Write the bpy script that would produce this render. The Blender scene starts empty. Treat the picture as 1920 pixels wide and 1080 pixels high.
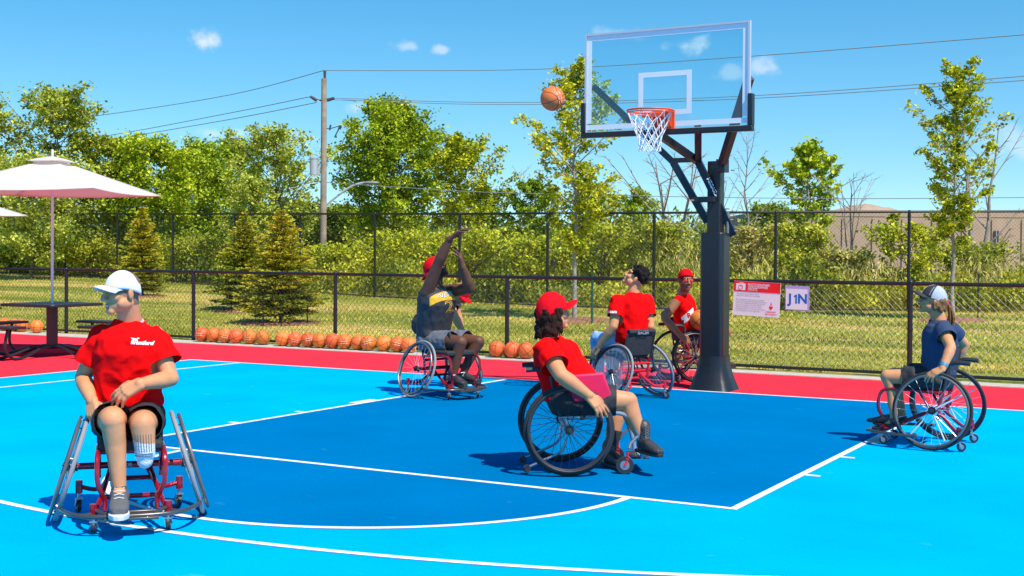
import bpy, bmesh, math, random
import numpy as np
from mathutils import Vector, Matrix, noise
from mathutils.bvhtree import BVHTree
from math import sin, cos, pi, radians, atan2, sqrt

random.seed(7); np.random.seed(7)
SC = bpy.context.scene
COL = SC.collection

# ------------------------------------------------------------------ camera
CAM = Vector((4.89275, -12.96482, 1.44816))
FV = Vector((-0.490042, 0.871584, -0.0141486)); RV = Vector((0.871602, 0.490165, 0.00697293)); UV = Vector((-0.0130126, 0.00891488, 0.9998756))
FPX, CY = 2382.89, 513.85
RH = Vector((RV.x, RV.y, 0)).normalized(); FH = Vector((FV.x, FV.y, 0)).normalized()
cd = bpy.data.cameras.new('camera'); cam = bpy.data.objects.new('camera', cd); COL.objects.link(cam)
cd.sensor_width = 36; cd.lens = FPX / 1920 * 36; cd.shift_y = -(540 - CY) / 1920; cd.clip_start = 0.1; cd.clip_end = 5000
cam.matrix_world = Matrix(((RV.x, UV.x, -FV.x, CAM.x), (RV.y, UV.y, -FV.y, CAM.y), (RV.z, UV.z, -FV.z, CAM.z), (0, 0, 0, 1)))
SC.camera = cam
# ------------------------------------------------------------------ light
SUN = Vector((0.621, -0.247, 1.0)).normalized()
W = bpy.data.worlds.new('World'); SC.world = W; W.use_nodes = True
nt = W.node_tree; nt.nodes.clear()
SKY_STRENGTH = 0.15
def wn(t, **k):
    n = nt.nodes.new(t)
    for a, b in k.items(): setattr(n, a, b)
    return n
sky = wn('ShaderNodeTexSky', sky_type='NISHITA', sun_disc=False)
sky.sun_elevation = math.asin(SUN.z); sky.sun_rotation = atan2(SUN.x, SUN.y)
sky.altitude = 100; sky.air_density = 1.0; sky.dust_density = 0.1; sky.ozone_density = 2.6
hs = wn('ShaderNodeHueSaturation'); hs.inputs['Saturation'].default_value = 1.40; hs.inputs['Value'].default_value = 0.91; hs.inputs['Hue'].default_value = .487
nt.links.new(sky.outputs[0], hs.inputs['Color'])
tc = wn('ShaderNodeTexCoord')
lift = wn('ShaderNodeVectorMath', operation='ADD'); lift.inputs[1].default_value = (0, 0, .05); nt.links.new(tc.outputs['Generated'], lift.inputs[0])
lnm = wn('ShaderNodeVectorMath', operation='NORMALIZE'); nt.links.new(lift.outputs[0], lnm.inputs[0]); nt.links.new(lnm.outputs[0], sky.inputs['Vector'])
nz = wn('ShaderNodeTexNoise'); nz.inputs['Scale'].default_value = 55; nz.inputs['Detail'].default_value = 5
nt.links.new(tc.outputs['Generated'], nz.inputs['Vector'])
def ray(x, y): return (FV + RV * ((x - 960) / FPX) - UV * ((y - CY) / FPX))
def S(x, y, D): return CAM + ray(x, y) * D                       # surveyed point: bearing, height angle, distance
def G(x, y, z=0.0):                                              # point on the level z seen along a bearing
    d = ray(x, y); return CAM + d * ((z - CAM.z) / d.z)
def AY(x, y, Y):
    d = ray(x, y); return CAM + d * ((Y - CAM.y) / d.y)
def DIR(a, b, c=0.0): return (RH * a + FH * b + Vector((0, 0, c))).normalized()
last = None
for (cx, cy, sx, sy, amt) in [(383, 78, 27, 15, .62), (760, 86, 24, 11, .30), (825, 93, 18, 9, .36), (1283, 87, 38, 15, .6), (1372, 136, 30, 14, .32),
                              (1436, 128, 30, 15, .35), (664, 200, 26, 11, .3), (405, 251, 62, 15, .33), (1160, 64, 50, 14, .2), (1890, 262, 60, 26, .25), (560, 262, 60, 14, .12)]:
    c = ray(cx, cy).normalized()
    sub = wn('ShaderNodeVectorMath', operation='SUBTRACT'); sub.inputs[1].default_value = c
    nt.links.new(tc.outputs['Generated'], sub.inputs[0])
    mul = wn('ShaderNodeVectorMath', operation='MULTIPLY'); mul.inputs[1].default_value = (FPX / sx, FPX / sx, FPX / sy)
    nt.links.new(sub.outputs[0], mul.inputs[0])
    ln = wn('ShaderNodeVectorMath', operation='LENGTH'); nt.links.new(mul.outputs[0], ln.inputs[0])
    ad = wn('ShaderNodeMath', operation='MULTIPLY_ADD'); ad.inputs[1].default_value = 3.4; nt.links.new(nz.outputs[0], ad.inputs[0])
    sb = wn('ShaderNodeMath', operation='SUBTRACT'); sb.inputs[0].default_value = -0.75
    nt.links.new(ln.outputs['Value'], sb.inputs[1]); nt.links.new(sb.outputs[0], ad.inputs[2])
    mr = wn('ShaderNodeMapRange', interpolation_type='SMOOTHSTEP'); mr.inputs['From Min'].default_value = -0.25; mr.inputs['From Max'].default_value = 0.9
    mr.inputs['To Max'].default_value = amt
    nt.links.new(ad.outputs[0], mr.inputs['Value'])
    if last is None: last = mr.outputs[0]
    else:
        mx = wn('ShaderNodeMath', operation='MAXIMUM'); nt.links.new(last, mx.inputs[0]); nt.links.new(mr.outputs[0], mx.inputs[1]); last = mx.outputs[0]
mix = wn('ShaderNodeMixRGB'); mix.inputs[2].default_value = (6.4, 6.1, 6.2, 1)
nt.links.new(last, mix.inputs[0]); nt.links.new(hs.outputs[0], mix.inputs[1])
bg = wn('ShaderNodeBackground'); bg.inputs['Strength'].default_value = SKY_STRENGTH
nt.links.new(mix.outputs[0], bg.inputs['Color'])
wo = wn('ShaderNodeOutputWorld'); nt.links.new(bg.outputs[0], wo.inputs['Surface'])
sd = bpy.data.lights.new('sun', 'SUN'); sd.energy = 4.8; sd.angle = radians(0.5); sd.color = (1, .955, .88)
so = bpy.data.objects.new('sun', sd); COL.objects.link(so); so.location = (10, -10, 30)
so.rotation_euler = SUN.to_track_quat('Z', 'Y').to_euler()
SC.view_settings.view_transform = 'Standard'; SC.view_settings.look = 'None'
SC.view_settings.exposure = 0.30; SC.view_settings.gamma = 1.0
SC.render.engine = 'CYCLES'
try:
    SC.cycles.max_bounces = 8; SC.cycles.transparent_max_bounces = 12
except Exception: pass

# ------------------------------------------------------------------ materials
MATS = {}
def mat(name, col, rough=0.6, metal=0.0, spec=0.5, bump=0.0, bscale=40.0, var=0.0, vscale=3.0, coat=0.0, trans=0.0, vcol=None, sheen=0.0, bstretch=None, vdetail=4, sss=0):
    if name in MATS: return MATS[name]
    m = bpy.data.materials.new(name); m.use_nodes = True; t = m.node_tree; b = t.nodes['Principled BSDF']
    b.inputs['Base Color'].default_value = (*col, 1); b.inputs['Roughness'].default_value = rough; b.inputs['Metallic'].default_value = metal
    b.inputs['Specular IOR Level'].default_value = spec; b.inputs['Coat Weight'].default_value = coat; b.inputs['Sheen Weight'].default_value = sheen
    tcn = t.nodes.new('ShaderNodeTexCoord'); src = tcn.outputs['Object']
    csock = None
    if vcol:
        a = t.nodes.new('ShaderNodeAttribute'); a.attribute_name = vcol; csock = a.outputs['Color']
    if var > 0:
        n = t.nodes.new('ShaderNodeTexNoise'); n.inputs['Scale'].default_value = vscale; n.inputs['Detail'].default_value = vdetail
        t.links.new(src, n.inputs['Vector'])
        mr = t.nodes.new('ShaderNodeMapRange'); mr.inputs['From Min'].default_value = .3; mr.inputs['From Max'].default_value = .7
        mr.inputs['To Min'].default_value = 1 - var; mr.inputs['To Max'].default_value = 1 + var; t.links.new(n.outputs[0], mr.inputs['Value'])
        v = t.nodes.new('ShaderNodeVectorMath'); v.operation = 'SCALE'
        if csock: t.links.new(csock, v.inputs[0])
        else: v.inputs[0].default_value = col
        t.links.new(mr.outputs[0], v.inputs['Scale']); csock = v.outputs[0]
    if csock: t.links.new(csock, b.inputs['Base Color'])
    if bump > 0:
        n = t.nodes.new('ShaderNodeTexNoise'); n.inputs['Scale'].default_value = bscale; n.inputs['Detail'].default_value = 4
        if bstretch:
            mp = t.nodes.new('ShaderNodeMapping'); mp.inputs['Scale'].default_value = bstretch; t.links.new(src, mp.inputs['Vector']); t.links.new(mp.outputs[0], n.inputs['Vector'])
        else: t.links.new(src, n.inputs['Vector'])
        bp = t.nodes.new('ShaderNodeBump'); bp.inputs['Strength'].default_value = min(1, bump); bp.inputs['Distance'].default_value = 0.02 if bump <= 1 else .02 * bump
        t.links.new(n.outputs[0], bp.inputs['Height']); t.links.new(bp.outputs[0], b.inputs['Normal'])
    if trans > 0:
        out = t.nodes['Material Output']; tl = t.nodes.new('ShaderNodeBsdfTranslucent'); ms = t.nodes.new('ShaderNodeMixShader'); ms.inputs[0].default_value = trans
        if csock: t.links.new(csock, tl.inputs['Color'])
        else: tl.inputs['Color'].default_value = (*col, 1)
        t.links.new(b.outputs[0], ms.inputs[1]); t.links.new(tl.outputs[0], ms.inputs[2]); t.links.new(ms.outputs[0], out.inputs['Surface'])
    if sss: b.inputs['Subsurface Weight'].default_value = sss; b.inputs['Subsurface Radius'].default_value = (1, .38, .2); b.inputs['Subsurface Scale'].default_value = .018
    MATS[name] = m; return m

LK = 1.8
def leaf_mat(name, stops, trans=.30, rough=.5):
    if name in MATS: return MATS[name]
    stops = [tuple(min(.85, c * LK * f_) for c, f_ in zip(s_, (1.14, 1.0, .75))) for s_ in stops]
    m = bpy.data.materials.new(name); m.use_nodes = True; t = m.node_tree; b = t.nodes['Principled BSDF']
    a = t.nodes.new('ShaderNodeAttribute'); a.attribute_name = 'tone'
    r = t.nodes.new('ShaderNodeValToRGB'); r.color_ramp.elements[0].position = 0; r.color_ramp.elements[0].color = (*stops[0], 1)
    r.color_ramp.elements[1].position = 1; r.color_ramp.elements[1].color = (*stops[-1], 1)
    for i, s in enumerate(stops[1:-1]):
        e = r.color_ramp.elements.new((i + 1) / (len(stops) - 1)); e.color = (*s, 1)
    t.links.new(a.outputs['Fac'], r.inputs[0]); t.links.new(r.outputs[0], b.inputs['Base Color'])
    b.inputs['Roughness'].default_value = rough; b.inputs['Specular IOR Level'].default_value = .25
    out = t.nodes['Material Output']; tl = t.nodes.new('ShaderNodeBsdfTranslucent'); ms = t.nodes.new('ShaderNodeMixShader'); ms.inputs[0].default_value = trans
    t.links.new(r.outputs[0], tl.inputs['Color']); t.links.new(b.outputs[0], ms.inputs[1]); t.links.new(tl.outputs[0], ms.inputs[2]); t.links.new(ms.outputs[0], out.inputs['Surface'])
    MATS[name] = m; return m

# ------------------------------------------------------------------ mesh helpers
def perp(d):
    d = d.normalized(); a = Vector((0, 0, 1)) if abs(d.z) < .9 else Vector((1, 0, 0))
    u = d.cross(a).normalized(); return u, u.cross(d).normalized()
class MB:
    def __init__(s): s.v = []; s.f = []
    def add(s, vs, fs):
        o = len(s.v); s.v += [tuple(x) for x in vs]; s.f += [tuple(i + o for i in f) for f in fs]
    def box(s, c, size, X=None, Y=None, Z=None):
        c = Vector(c); X = Vector(X or (1, 0, 0)) * size[0] / 2; Y = Vector(Y or (0, 1, 0)) * size[1] / 2; Z = Vector(Z or (0, 0, 1)) * size[2] / 2
        s.add([c + X * i + Y * j + Z * k for i in (-1, 1) for j in (-1, 1) for k in (-1, 1)],
              [(0, 1, 3, 2), (4, 6, 7, 5), (0, 4, 5, 1), (2, 3, 7, 6), (0, 2, 6, 4), (1, 5, 7, 3)])
    def beam(s, a, b, w, h=None, up=None):
        a = Vector(a); b = Vector(b); d = b - a; Y = d.normalized(); h = h or w
        up = Vector(up or (0, 0, 1)); X = Y.cross(up)
        if X.length < 1e-3: X = Y.cross(Vector((0, 1, 0)))
        X.normalize(); Z = X.cross(Y); s.box((a + b) / 2, (w, d.length, h), X, Y, Z)
    def tube(s, pts, r, n=8, cyc=False, caps=True):
        pts = [Vector(p) for p in pts]; m = len(pts); rs = r if isinstance(r, (list, tuple)) else [r] * m
        vs = []; pu = None
        for i, p in enumerate(pts):
            if cyc: t = pts[(i + 1) % m] - pts[i - 1]
            else: t = pts[min(i + 1, m - 1)] - pts[max(i - 1, 0)]
            t.normalize()
            if pu is None: u, w = perp(t)
            else:
                u = pu - t * pu.dot(t)
                if u.length < 1e-5: u, w = perp(t)
                u.normalize(); w = u.cross(t)
            pu = u
            for k in range(n):
                a = 2 * pi * k / n; vs.append(p + (u * cos(a) + w * sin(a)) * rs[i])
        fs = []
        for i in range(m if cyc else m - 1):
            j = (i + 1) % m
            for k in range(n):
                l = (k + 1) % n; fs.append((i * n + k, i * n + l, j * n + l, j * n + k))
        if caps and not cyc: fs += [tuple(range(n))[::-1], tuple((m - 1) * n + k for k in range(n))]
        s.add(vs, fs)
    def ring(s, c, ax, R, r, n=40, k=8):
        c = Vector(c); u, w = perp(Vector(ax))
        s.tube([c + (u * cos(2 * pi * i / n) + w * sin(2 * pi * i / n)) * R for i in range(n)], r, k, True)
    def loft(s, rings, n=20, e=2.3):
        vs = []
        for c, A, B in rings:
            for k in range(n):
                a = 2 * pi * k / n; x = cos(a); y = sin(a)
                x = math.copysign(abs(x) ** (2 / e), x); y = math.copysign(abs(y) ** (2 / e), y)
                vs.append(c + A * x + B * y)
        fs = []
        for i in range(len(rings) - 1):
            for k in range(n):
                l = (k + 1) % n; fs.append((i * n + k, i * n + l, (i + 1) * n + l, (i + 1) * n + k))
        fs += [tuple(range(n))[::-1], tuple((len(rings) - 1) * n + k for k in range(n))]
        s.add(vs, fs)
    def ell(s, c, rad, M=None, n=16, m=10):
        c = Vector(c); vs = []
        for i in range(1, m):
            t = pi * i / m
            for k in range(n):
                a = 2 * pi * k / n; p = Vector((sin(t) * cos(a) * rad[0], sin(t) * sin(a) * rad[1], cos(t) * rad[2]))
                vs.append(c + (M @ p if M else p))
        top = Vector((0, 0, rad[2])); vs.append(c + (M @ top if M else top)); vs.append(c - (M @ top if M else top))
        fs = []
        for i in range(m - 2):
            for k in range(n):
                l = (k + 1) % n; fs.append((i * n + k, (i + 1) * n + k, (i + 1) * n + l, i * n + l))
        T = (m - 1) * n
        for k in range(n):
            l = (k + 1) % n; fs.append((T, k, l)); fs.append((T + 1, (m - 2) * n + l, (m - 2) * n + k))
        s.add(vs, fs)
    def rc(s, a, b, r0, r1, n=24, flat=0.0):
        a = Vector(a); b = Vector(b); q = 20 if n > 12 else 12; s.ell(a, (r0,) * 3, n=q, m=q * 2 // 3); s.ell(b, (r1,) * 3, n=q, m=q * 2 // 3)
        s.tube([a, b], [r0, r1], n)
    def lathe(s, prof, c=(0, 0, 0), n=32, X=None, Z=None):
        c = Vector(c); Zv = Vector(Z or (0, 0, 1)).normalized(); u, w = perp(Zv)
        vs = [c + (u * cos(2 * pi * k / n) + w * sin(2 * pi * k / n)) * r + Zv * z for r, z in prof for k in range(n)]
        fs = [(i * n + k, i * n + (k + 1) % n, (i + 1) * n + (k + 1) % n, (i + 1) * n + k) for i in range(len(prof) - 1) for k in range(n)]
        s.add(vs, fs)
    def prism(s, poly, z0, z1):
        n = len(poly); s.add([(x, y, z0) for x, y in poly] + [(x, y, z1) for x, y in poly],
                             [tuple(range(n))[::-1], tuple(range(n, 2 * n))] + [(i, (i + 1) % n, n + (i + 1) % n, n + i) for i in range(n)])
    def xf(s, M):
        s.v = [tuple(M @ Vector(v)) for v in s.v]; return s
    def mesh(s, name):
        me = bpy.data.meshes.new(name); me.from_pydata(s.v, [], s.f); me.update(); return me
    def build(s, name, m, parent=None, smooth=True, bevel=0, loc=None, auto=35):
        me = s.mesh(name); return mkobj(name, me, m, parent, smooth, bevel, loc, auto)
def mkobj(name, me, m, parent=None, smooth=True, bevel=0, loc=None, auto=35):
    bm = bmesh.new(); bm.from_mesh(me); bmesh.ops.recalc_face_normals(bm, faces=bm.faces); bm.to_mesh(me); bm.free()
    if m: me.materials.append(m)
    if smooth:
        me.polygons.foreach_set('use_smooth', [True] * len(me.polygons))
        if auto and auto < 180:
            try: me.set_sharp_from_angle(angle=radians(auto))
            except Exception: pass
    o = bpy.data.objects.new(name, me); COL.objects.link(o)
    if parent is not None: o.parent = parent
    if loc is not None: o.location = loc
    if bevel:
        b = o.modifiers.new('bevel', 'BEVEL'); b.width = bevel; b.segments = 2; b.limit_method = 'ANGLE'
    return o
def tag(o, label=None, cat=None, group=None, kind=None):
    if label: o['label'] = label
    if cat: o['category'] = cat
    if group: o['group'] = group
    if kind: o['kind'] = kind
    return o
def empty(name, loc, rz=0):
    o = bpy.data.objects.new(name, None); COL.objects.link(o); o.location = loc; o.rotation_euler = (0, 0, rz); o.empty_display_size = .2; return o
def smoothpts(pts, k=6, cyc=False):
    pts = [Vector(p) for p in pts]; out = []; n = len(pts)
    for i in range(n if cyc else n - 1):
        if cyc: p = [pts[(i - 1) % n], pts[i], pts[(i + 1) % n], pts[(i + 2) % n]]
        else: p = [pts[max(i - 1, 0)], pts[i], pts[i + 1], pts[min(i + 2, n - 1)]]
        for j in range(k):
            t = j / k; out.append(.5 * ((2 * p[1]) + (p[2] - p[0]) * t + (2 * p[0] - 5 * p[1] + 4 * p[2] - p[3]) * t * t + (3 * p[1] - p[0] - 3 * p[2] + p[3]) * t ** 3))
    if not cyc: out.append(pts[-1])
    return out
FONT_CACHE = {}
def text2d(body, bold=0.0, shear=0.0):
    key = (body, bold, shear)
    if key in FONT_CACHE: return FONT_CACHE[key]
    cu = bpy.data.curves.new('lettering', 'FONT'); cu.body = body; cu.size = 1; cu.align_x = 'CENTER'; cu.align_y = 'CENTER'; cu.offset = bold; cu.shear = shear; cu.resolution_u = 4; cu.space_line = 1.0
    o = bpy.data.objects.new('lettering', cu); COL.objects.link(o); bpy.context.view_layer.update()
    me = bpy.data.meshes.new_from_object(o.evaluated_get(bpy.context.evaluated_depsgraph_get()))
    r = ([tuple(v.co)[:2] for v in me.vertices], [tuple(p.vertices) for p in me.polygons])
    bpy.data.objects.remove(o); bpy.data.curves.remove(cu); bpy.data.meshes.remove(me); FONT_CACHE[key] = r; return r
def add_text(mb, body, origin, X, Y, size, bold=0.0, align='C', width=None, shear=0):
    vs, fs = text2d(body, bold, shear)
    if not vs: return
    xs = [v[0] for v in vs]; w = max(xs) - min(xs); k = (width / (w * size)) if width else 1
    off = 0 if align == 'C' else -min(xs)
    origin = Vector(origin); X = Vector(X); Y = Vector(Y)
    mb.add([origin + X * ((x + off) * size * k) + Y * (y * size) for x, y in vs], fs)

def organic(name, mb, m, parent, voxel=.005, smooth=4, factor=.5, cuts=(), loc=Vector((0, 0, 0)), disp=None, paint=None):
    """fuse overlapping solids to one continuous skin"""
    me = mb.mesh(name); bm = bmesh.new(); bm.from_mesh(me); bmesh.ops.recalc_face_normals(bm, faces=bm.faces); bm.to_mesh(me); bm.free()
    o = bpy.data.objects.new(name, me); COL.objects.link(o)
    r = o.modifiers.new('r', 'REMESH'); r.mode = 'VOXEL'; r.voxel_size = voxel
    if smooth:
        s = o.modifiers.new('s', 'SMOOTH'); s.iterations = smooth; s.factor = factor
    bpy.context.view_layer.update()
    me2 = bpy.data.meshes.new_from_object(o.evaluated_get(bpy.context.evaluated_depsgraph_get()))
    bpy.data.objects.remove(o); bpy.data.meshes.remove(me)
    if cuts:
        bm = bmesh.new(); bm.from_mesh(me2); dele = []
        for p, d, rad in cuts:
            near = [f for f in bm.faces if abs((f.calc_center_median() - p).dot(d)) < .05 and (f.calc_center_median() - p).length < rad * 1.35]
            g_ = list({v for f in near for v in f.verts}) + list({e for f in near for e in f.edges}) + near
            bmesh.ops.bisect_plane(bm, geom=g_, plane_co=p - d * voxel * .9, plane_no=d)
        for f in bm.faces:
            c = f.calc_center_median()
            for p, d, rad in cuts:
                q = c - p; h = q.dot(d)
                if h > -voxel * .9 and h < .05 and (q - d * h).length < rad: dele.append(f); break
        bmesh.ops.delete(bm, geom=dele, context='FACES'); bm.to_mesh(me2); bm.free()
    if disp:
        n = len(me2.vertices); nr = [v.normal.copy() for v in me2.vertices]
        for v, q in zip(me2.vertices, nr): v.co += q * disp(v.co)
    me2.name = name
    if paint:
        a = me2.color_attributes.new('tint', 'FLOAT_COLOR', 'POINT')
        buf = np.ones((len(me2.vertices), 4), dtype=np.float32)
        for i, v in enumerate(me2.vertices): buf[i, :3] = paint(v.co, v.normal)
        a.data.foreach_set('color', buf.ravel())
    me2.transform(Matrix.Translation(-loc))
    me2.materials.clear()
    if m: me2.materials.append(m)
    me2.polygons.foreach_set('use_smooth', [True] * len(me2.polygons))
    ob = bpy.data.objects.new(name, me2); COL.objects.link(ob); ob.parent = parent
    if cuts: sm_ = ob.modifiers.new('cloth', 'SOLIDIFY'); sm_.thickness = .003
    return ob

# ------------------------------------------------------------------ setting: ground, court
def gz(x, y):
    t = max(0.0, min((y - 3.2) / 12.0, 1.25)); a = 0.2 + max(0.0, min(-x - 8, 40)) * 0.0125
    return -0.02 + t * t * (3 - 2 * min(t, 1)) * a if t < 1 else -0.02 + a * (1 + (t - 1) * .8)
def terrain():
    xs = np.concatenate([[-2500, -900, -400, -200], np.arange(-120, 60.1, 1.5), [100, 300, 900, 2500]])
    ys = np.concatenate([[-900, -200, -60], np.arange(-30, 2, 4), [2.2, 2.7], np.arange(3, 24, .75), np.arange(25, 90, 3), [120, 200, 500, 1200, 2800]])
    v = []; f = []
    for j, y in enumerate(ys):
        for i, x in enumerate(xs):
            b = noise.noise(Vector((x * .35, y * .35, 0))) * .03 if y > 4 else 0
            v.append((x, y, gz(x, y) + b))
    n = len(xs)
    for j in range(len(ys) - 1):
        for i in range(n - 1): f.append((j * n + i, j * n + i + 1, (j + 1) * n + i + 1, (j + 1) * n + i))
    me = bpy.data.meshes.new('ground'); me.from_pydata(v, [], f)
    m = bpy.data.materials.new('lawn'); m.use_nodes = True; t = m.node_tree; b = t.nodes['Principled BSDF']; b.inputs['Roughness'].default_value = .9; b.inputs['Specular IOR Level'].default_value = .1
    tcn = t.nodes.new('ShaderNodeTexCoord')
    def N(scale, det, st=None):
        n_ = t.nodes.new('ShaderNodeTexNoise'); n_.inputs['Scale'].default_value = scale; n_.inputs['Detail'].default_value = det
        if st:
            mp = t.nodes.new('ShaderNodeMapping'); mp.inputs['Scale'].default_value = st; t.links.new(tcn.outputs['Object'], mp.inputs['Vector']); t.links.new(mp.outputs[0], n_.inputs['Vector'])
        else: t.links.new(tcn.outputs['Object'], n_.inputs['Vector'])
        return n_
    n1 = N(1.0, 5, (.16, .55, 1)); n2 = N(14, 6)
    r1 = t.nodes.new('ShaderNodeValToRGB'); e = r1.color_ramp.elements; e[0].position = .38; e[0].color = (.18, .205, .030, 1); e[1].position = .61; e[1].color = (.60, .42, .13, 1)
    x_ = e.new(.50); x_.color = (.31, .30, .05, 1)
    t.links.new(n1.outputs[0], r1.inputs[0])
    mr = t.nodes.new('ShaderNodeMapRange'); mr.inputs['From Min'].default_value = .3; mr.inputs['From Max'].default_value = .7; mr.inputs['To Min'].default_value = .55; mr.inputs['To Max'].default_value = 1.3
    t.links.new(n2.outputs[0], mr.inputs['Value'])
    s = t.nodes.new('ShaderNodeVectorMath'); s.operation = 'SCALE'; t.links.new(r1.outputs[0], s.inputs[0]); t.links.new(mr.outputs[0], s.inputs['Scale'])
    t.links.new(s.outputs[0], b.inputs['Base Color'])
    bp = t.nodes.new('ShaderNodeBump'); bp.inputs['Strength'].default_value = .8; bp.inputs['Distance'].default_value = .05; t.links.new(n2.outputs[0], bp.inputs['Height']); t.links.new(bp.outputs[0], b.inputs['Normal'])
    me.materials.append(m); me.polygons.foreach_set('use_smooth', [True] * len(me.polygons))
    o = bpy.data.objects.new('ground', me); COL.objects.link(o); tag(o, kind='structure')
terrain()

def court_mat(name, col, rough=.62):
    m = bpy.data.materials.new(name); m.use_nodes = True; t = m.node_tree; b = t.nodes['Principled BSDF']; b.inputs['Roughness'].default_value = rough; b.inputs['Specular IOR Level'].default_value = 0.0
    tcn = t.nodes.new('ShaderNodeTexCoord')
    n1 = t.nodes.new('ShaderNodeTexNoise'); n1.inputs['Scale'].default_value = .9; n1.inputs['Detail'].default_value = 6; t.links.new(tcn.outputs['Object'], n1.inputs['Vector'])
    mp = t.nodes.new('ShaderNodeMapping'); mp.inputs['Scale'].default_value = (1.6, 3.2, 1); mp.inputs['Rotation'].default_value = (0, 0, .25); t.links.new(tcn.outputs['Object'], mp.inputs['Vector'])
    n2 = t.nodes.new('ShaderNodeTexNoise'); n2.inputs['Scale'].default_value = 1.3; n2.inputs['Detail'].default_value = 9; n2.inputs['Roughness'].default_value = .62; t.links.new(mp.outputs[0], n2.inputs['Vector'])
    mr = t.nodes.new('ShaderNodeMapRange'); mr.inputs['From Min'].default_value = .3; mr.inputs['From Max'].default_value = .7; mr.inputs['To Min'].default_value = .91; mr.inputs['To Max'].default_value = 1.07; t.links.new(n1.outputs[0], mr.inputs['Value'])
    s = t.nodes.new('ShaderNodeVectorMath'); s.operation = 'SCALE'; s.inputs[0].default_value = col; t.links.new(mr.outputs[0], s.inputs['Scale'])
    sc = t.nodes.new('ShaderNodeMapRange'); sc.inputs['From Min'].default_value = .66; sc.inputs['From Max'].default_value = .86; sc.inputs['To Max'].default_value = .10; t.links.new(n2.outputs[0], sc.inputs['Value'])
    mx = t.nodes.new('ShaderNodeMixRGB'); mx.inputs[2].default_value = (.8, .85, .88, 1); t.links.new(sc.outputs[0], mx.inputs[0]); t.links.new(s.outputs[0], mx.inputs[1]); t.links.new(mx.outputs[0], b.inputs['Base Color'])
    n3 = t.nodes.new('ShaderNodeTexNoise'); n3.inputs['Scale'].default_value = 260; n3.inputs['Detail'].default_value = 2; t.links.new(tcn.outputs['Object'], n3.inputs['Vector'])
    bp = t.nodes.new('ShaderNodeBump'); bp.inputs['Strength'].default_value = .25; bp.inputs['Distance'].default_value = .004; t.links.new(n3.outputs[0], bp.inputs['Height']); n4 = t.nodes.new('ShaderNodeTexNoise'); n4.inputs['Scale'].default_value = 70; n4.inputs['Detail'].default_value = 5; n4.inputs['Roughness'].default_value = .75; t.links.new(tcn.outputs['Object'], n4.inputs['Vector']); m4 = t.nodes.new('ShaderNodeMapRange'); m4.inputs['From Min'].default_value = .3; m4.inputs['From Max'].default_value = .7; m4.inputs['To Min'].default_value = .90; m4.inputs['To Max'].default_value = 1.08; t.links.new(n4.outputs[0], m4.inputs['Value']); s4 = t.nodes.new('ShaderNodeVectorMath'); s4.operation = 'SCALE'; t.links.new(mx.outputs[0], s4.inputs[0]); t.links.new(m4.outputs[0], s4.inputs['Scale']); t.links.new(s4.outputs[0], b.inputs['Base Color']); t.links.new(bp.outputs[0], b.inputs['Normal'])
    return m
RED = court_mat('court_red', (.86, .034, .058)); CYAN = court_mat('court_cyan', (0.0, .37, .82)); BLUE = court_mat('court_blue', (0.0, .150, .375))
LINE = court_mat('court_line', (.78, .78, .78)); CURB = mat('curb_concrete', (.50, .45, .36), .9, var=.12, vscale=8, bump=.5, bscale=80)
KX, KD, CR, SX, TX, BX = 2.44, 5.98, 1.78, 7.40, 6.53, -0.1
def sheet(name, polys, z, m):
    mb = MB()
    for p in polys: mb.add([(x, y, z) for x, y in p], [tuple(range(len(p)))])
    o = mb.build(name, m, smooth=False); tag(o, kind='structure'); return o
def cy(x): return 2.33 - .03 * min(0, x) * 0 - (.012 * x if x > -8 else -.096)
mb = MB(); mb.prism([(-26, -30), (22, -30), (22, cy(22)), (0, cy(0)), (-8, cy(-8) - .05), (-26, cy(-26) - .1)], -.3, 0.0); o = mb.build('court_apron', RED, smooth=False); tag(o, kind='structure')
FY = lambda x: 2.95 - (.016 * x if x < 0 else 0)                    # line of the low fence
mb = MB(); mb.prism([(-26, cy(-26) - .1), (-8, cy(-8) - .05), (0, cy(0)), (22, cy(22)), (22, FY(22) - .24), (0, FY(0) - .24), (-26, FY(-26) - .24)], -.3, 0.008); o = mb.build('kerb_strip', CURB, smooth=False); tag(o, kind='structure')
sheet('court_surface', [[(-SX, -30), (20, -30), (20, 0), (-SX, 0)]], .002, CYAN)
arc = [(CR * cos(a), -KD - CR * sin(a)) for a in np.linspace(0, pi, 49)]
sheet('key_surface', [[(-KX, -KD), (KX, -KD), (KX, 0), (-KX, 0)], arc], .004, BLUE)
ln = MB(); zl = .0055
def L(a, b, w=.05):
    a = Vector((*a, 0)); b = Vector((*b, 0)); d = (b - a).normalized(); n = Vector((-d.y, d.x, 0)) * w / 2
    ln.add([(a + n).to_tuple()[:2] + (zl,), (a - n).to_tuple()[:2] + (zl,), (b - n).to_tuple()[:2] + (zl,), (b + n).to_tuple()[:2] + (zl,)], [(0, 1, 2, 3)])
def ARC(c, R, a0, a1, w=.05, n=120):
    vs = []
    for i in range(n + 1):
        a = a0 + (a1 - a0) * i / n
        for q in (R - w / 2, R + w / 2): vs.append((c[0] + q * cos(a), c[1] - q * sin(a), zl))
    ln.add(vs, [(2 * i, 2 * i + 1, 2 * i + 3, 2 * i + 2) for i in range(n)])
L((-SX - .025, -.0), (20, -.0)); L((-SX, -.025), (-SX, -30))
L((-KX, -.025), (-KX, -KD - .025)); L((KX, -.025), (KX, -KD - .025)); L((-KX + .025, -KD), (KX - .025, -KD))
a1 = math.asin(.025 / CR); ARC((0, -KD), CR, a1, pi - a1)
R3 = 7.776; CY3 = -.325
L((-TX, -.025), (-TX, CY3 - sqrt(R3 ** 2 - (TX + BX) ** 2)))
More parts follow.
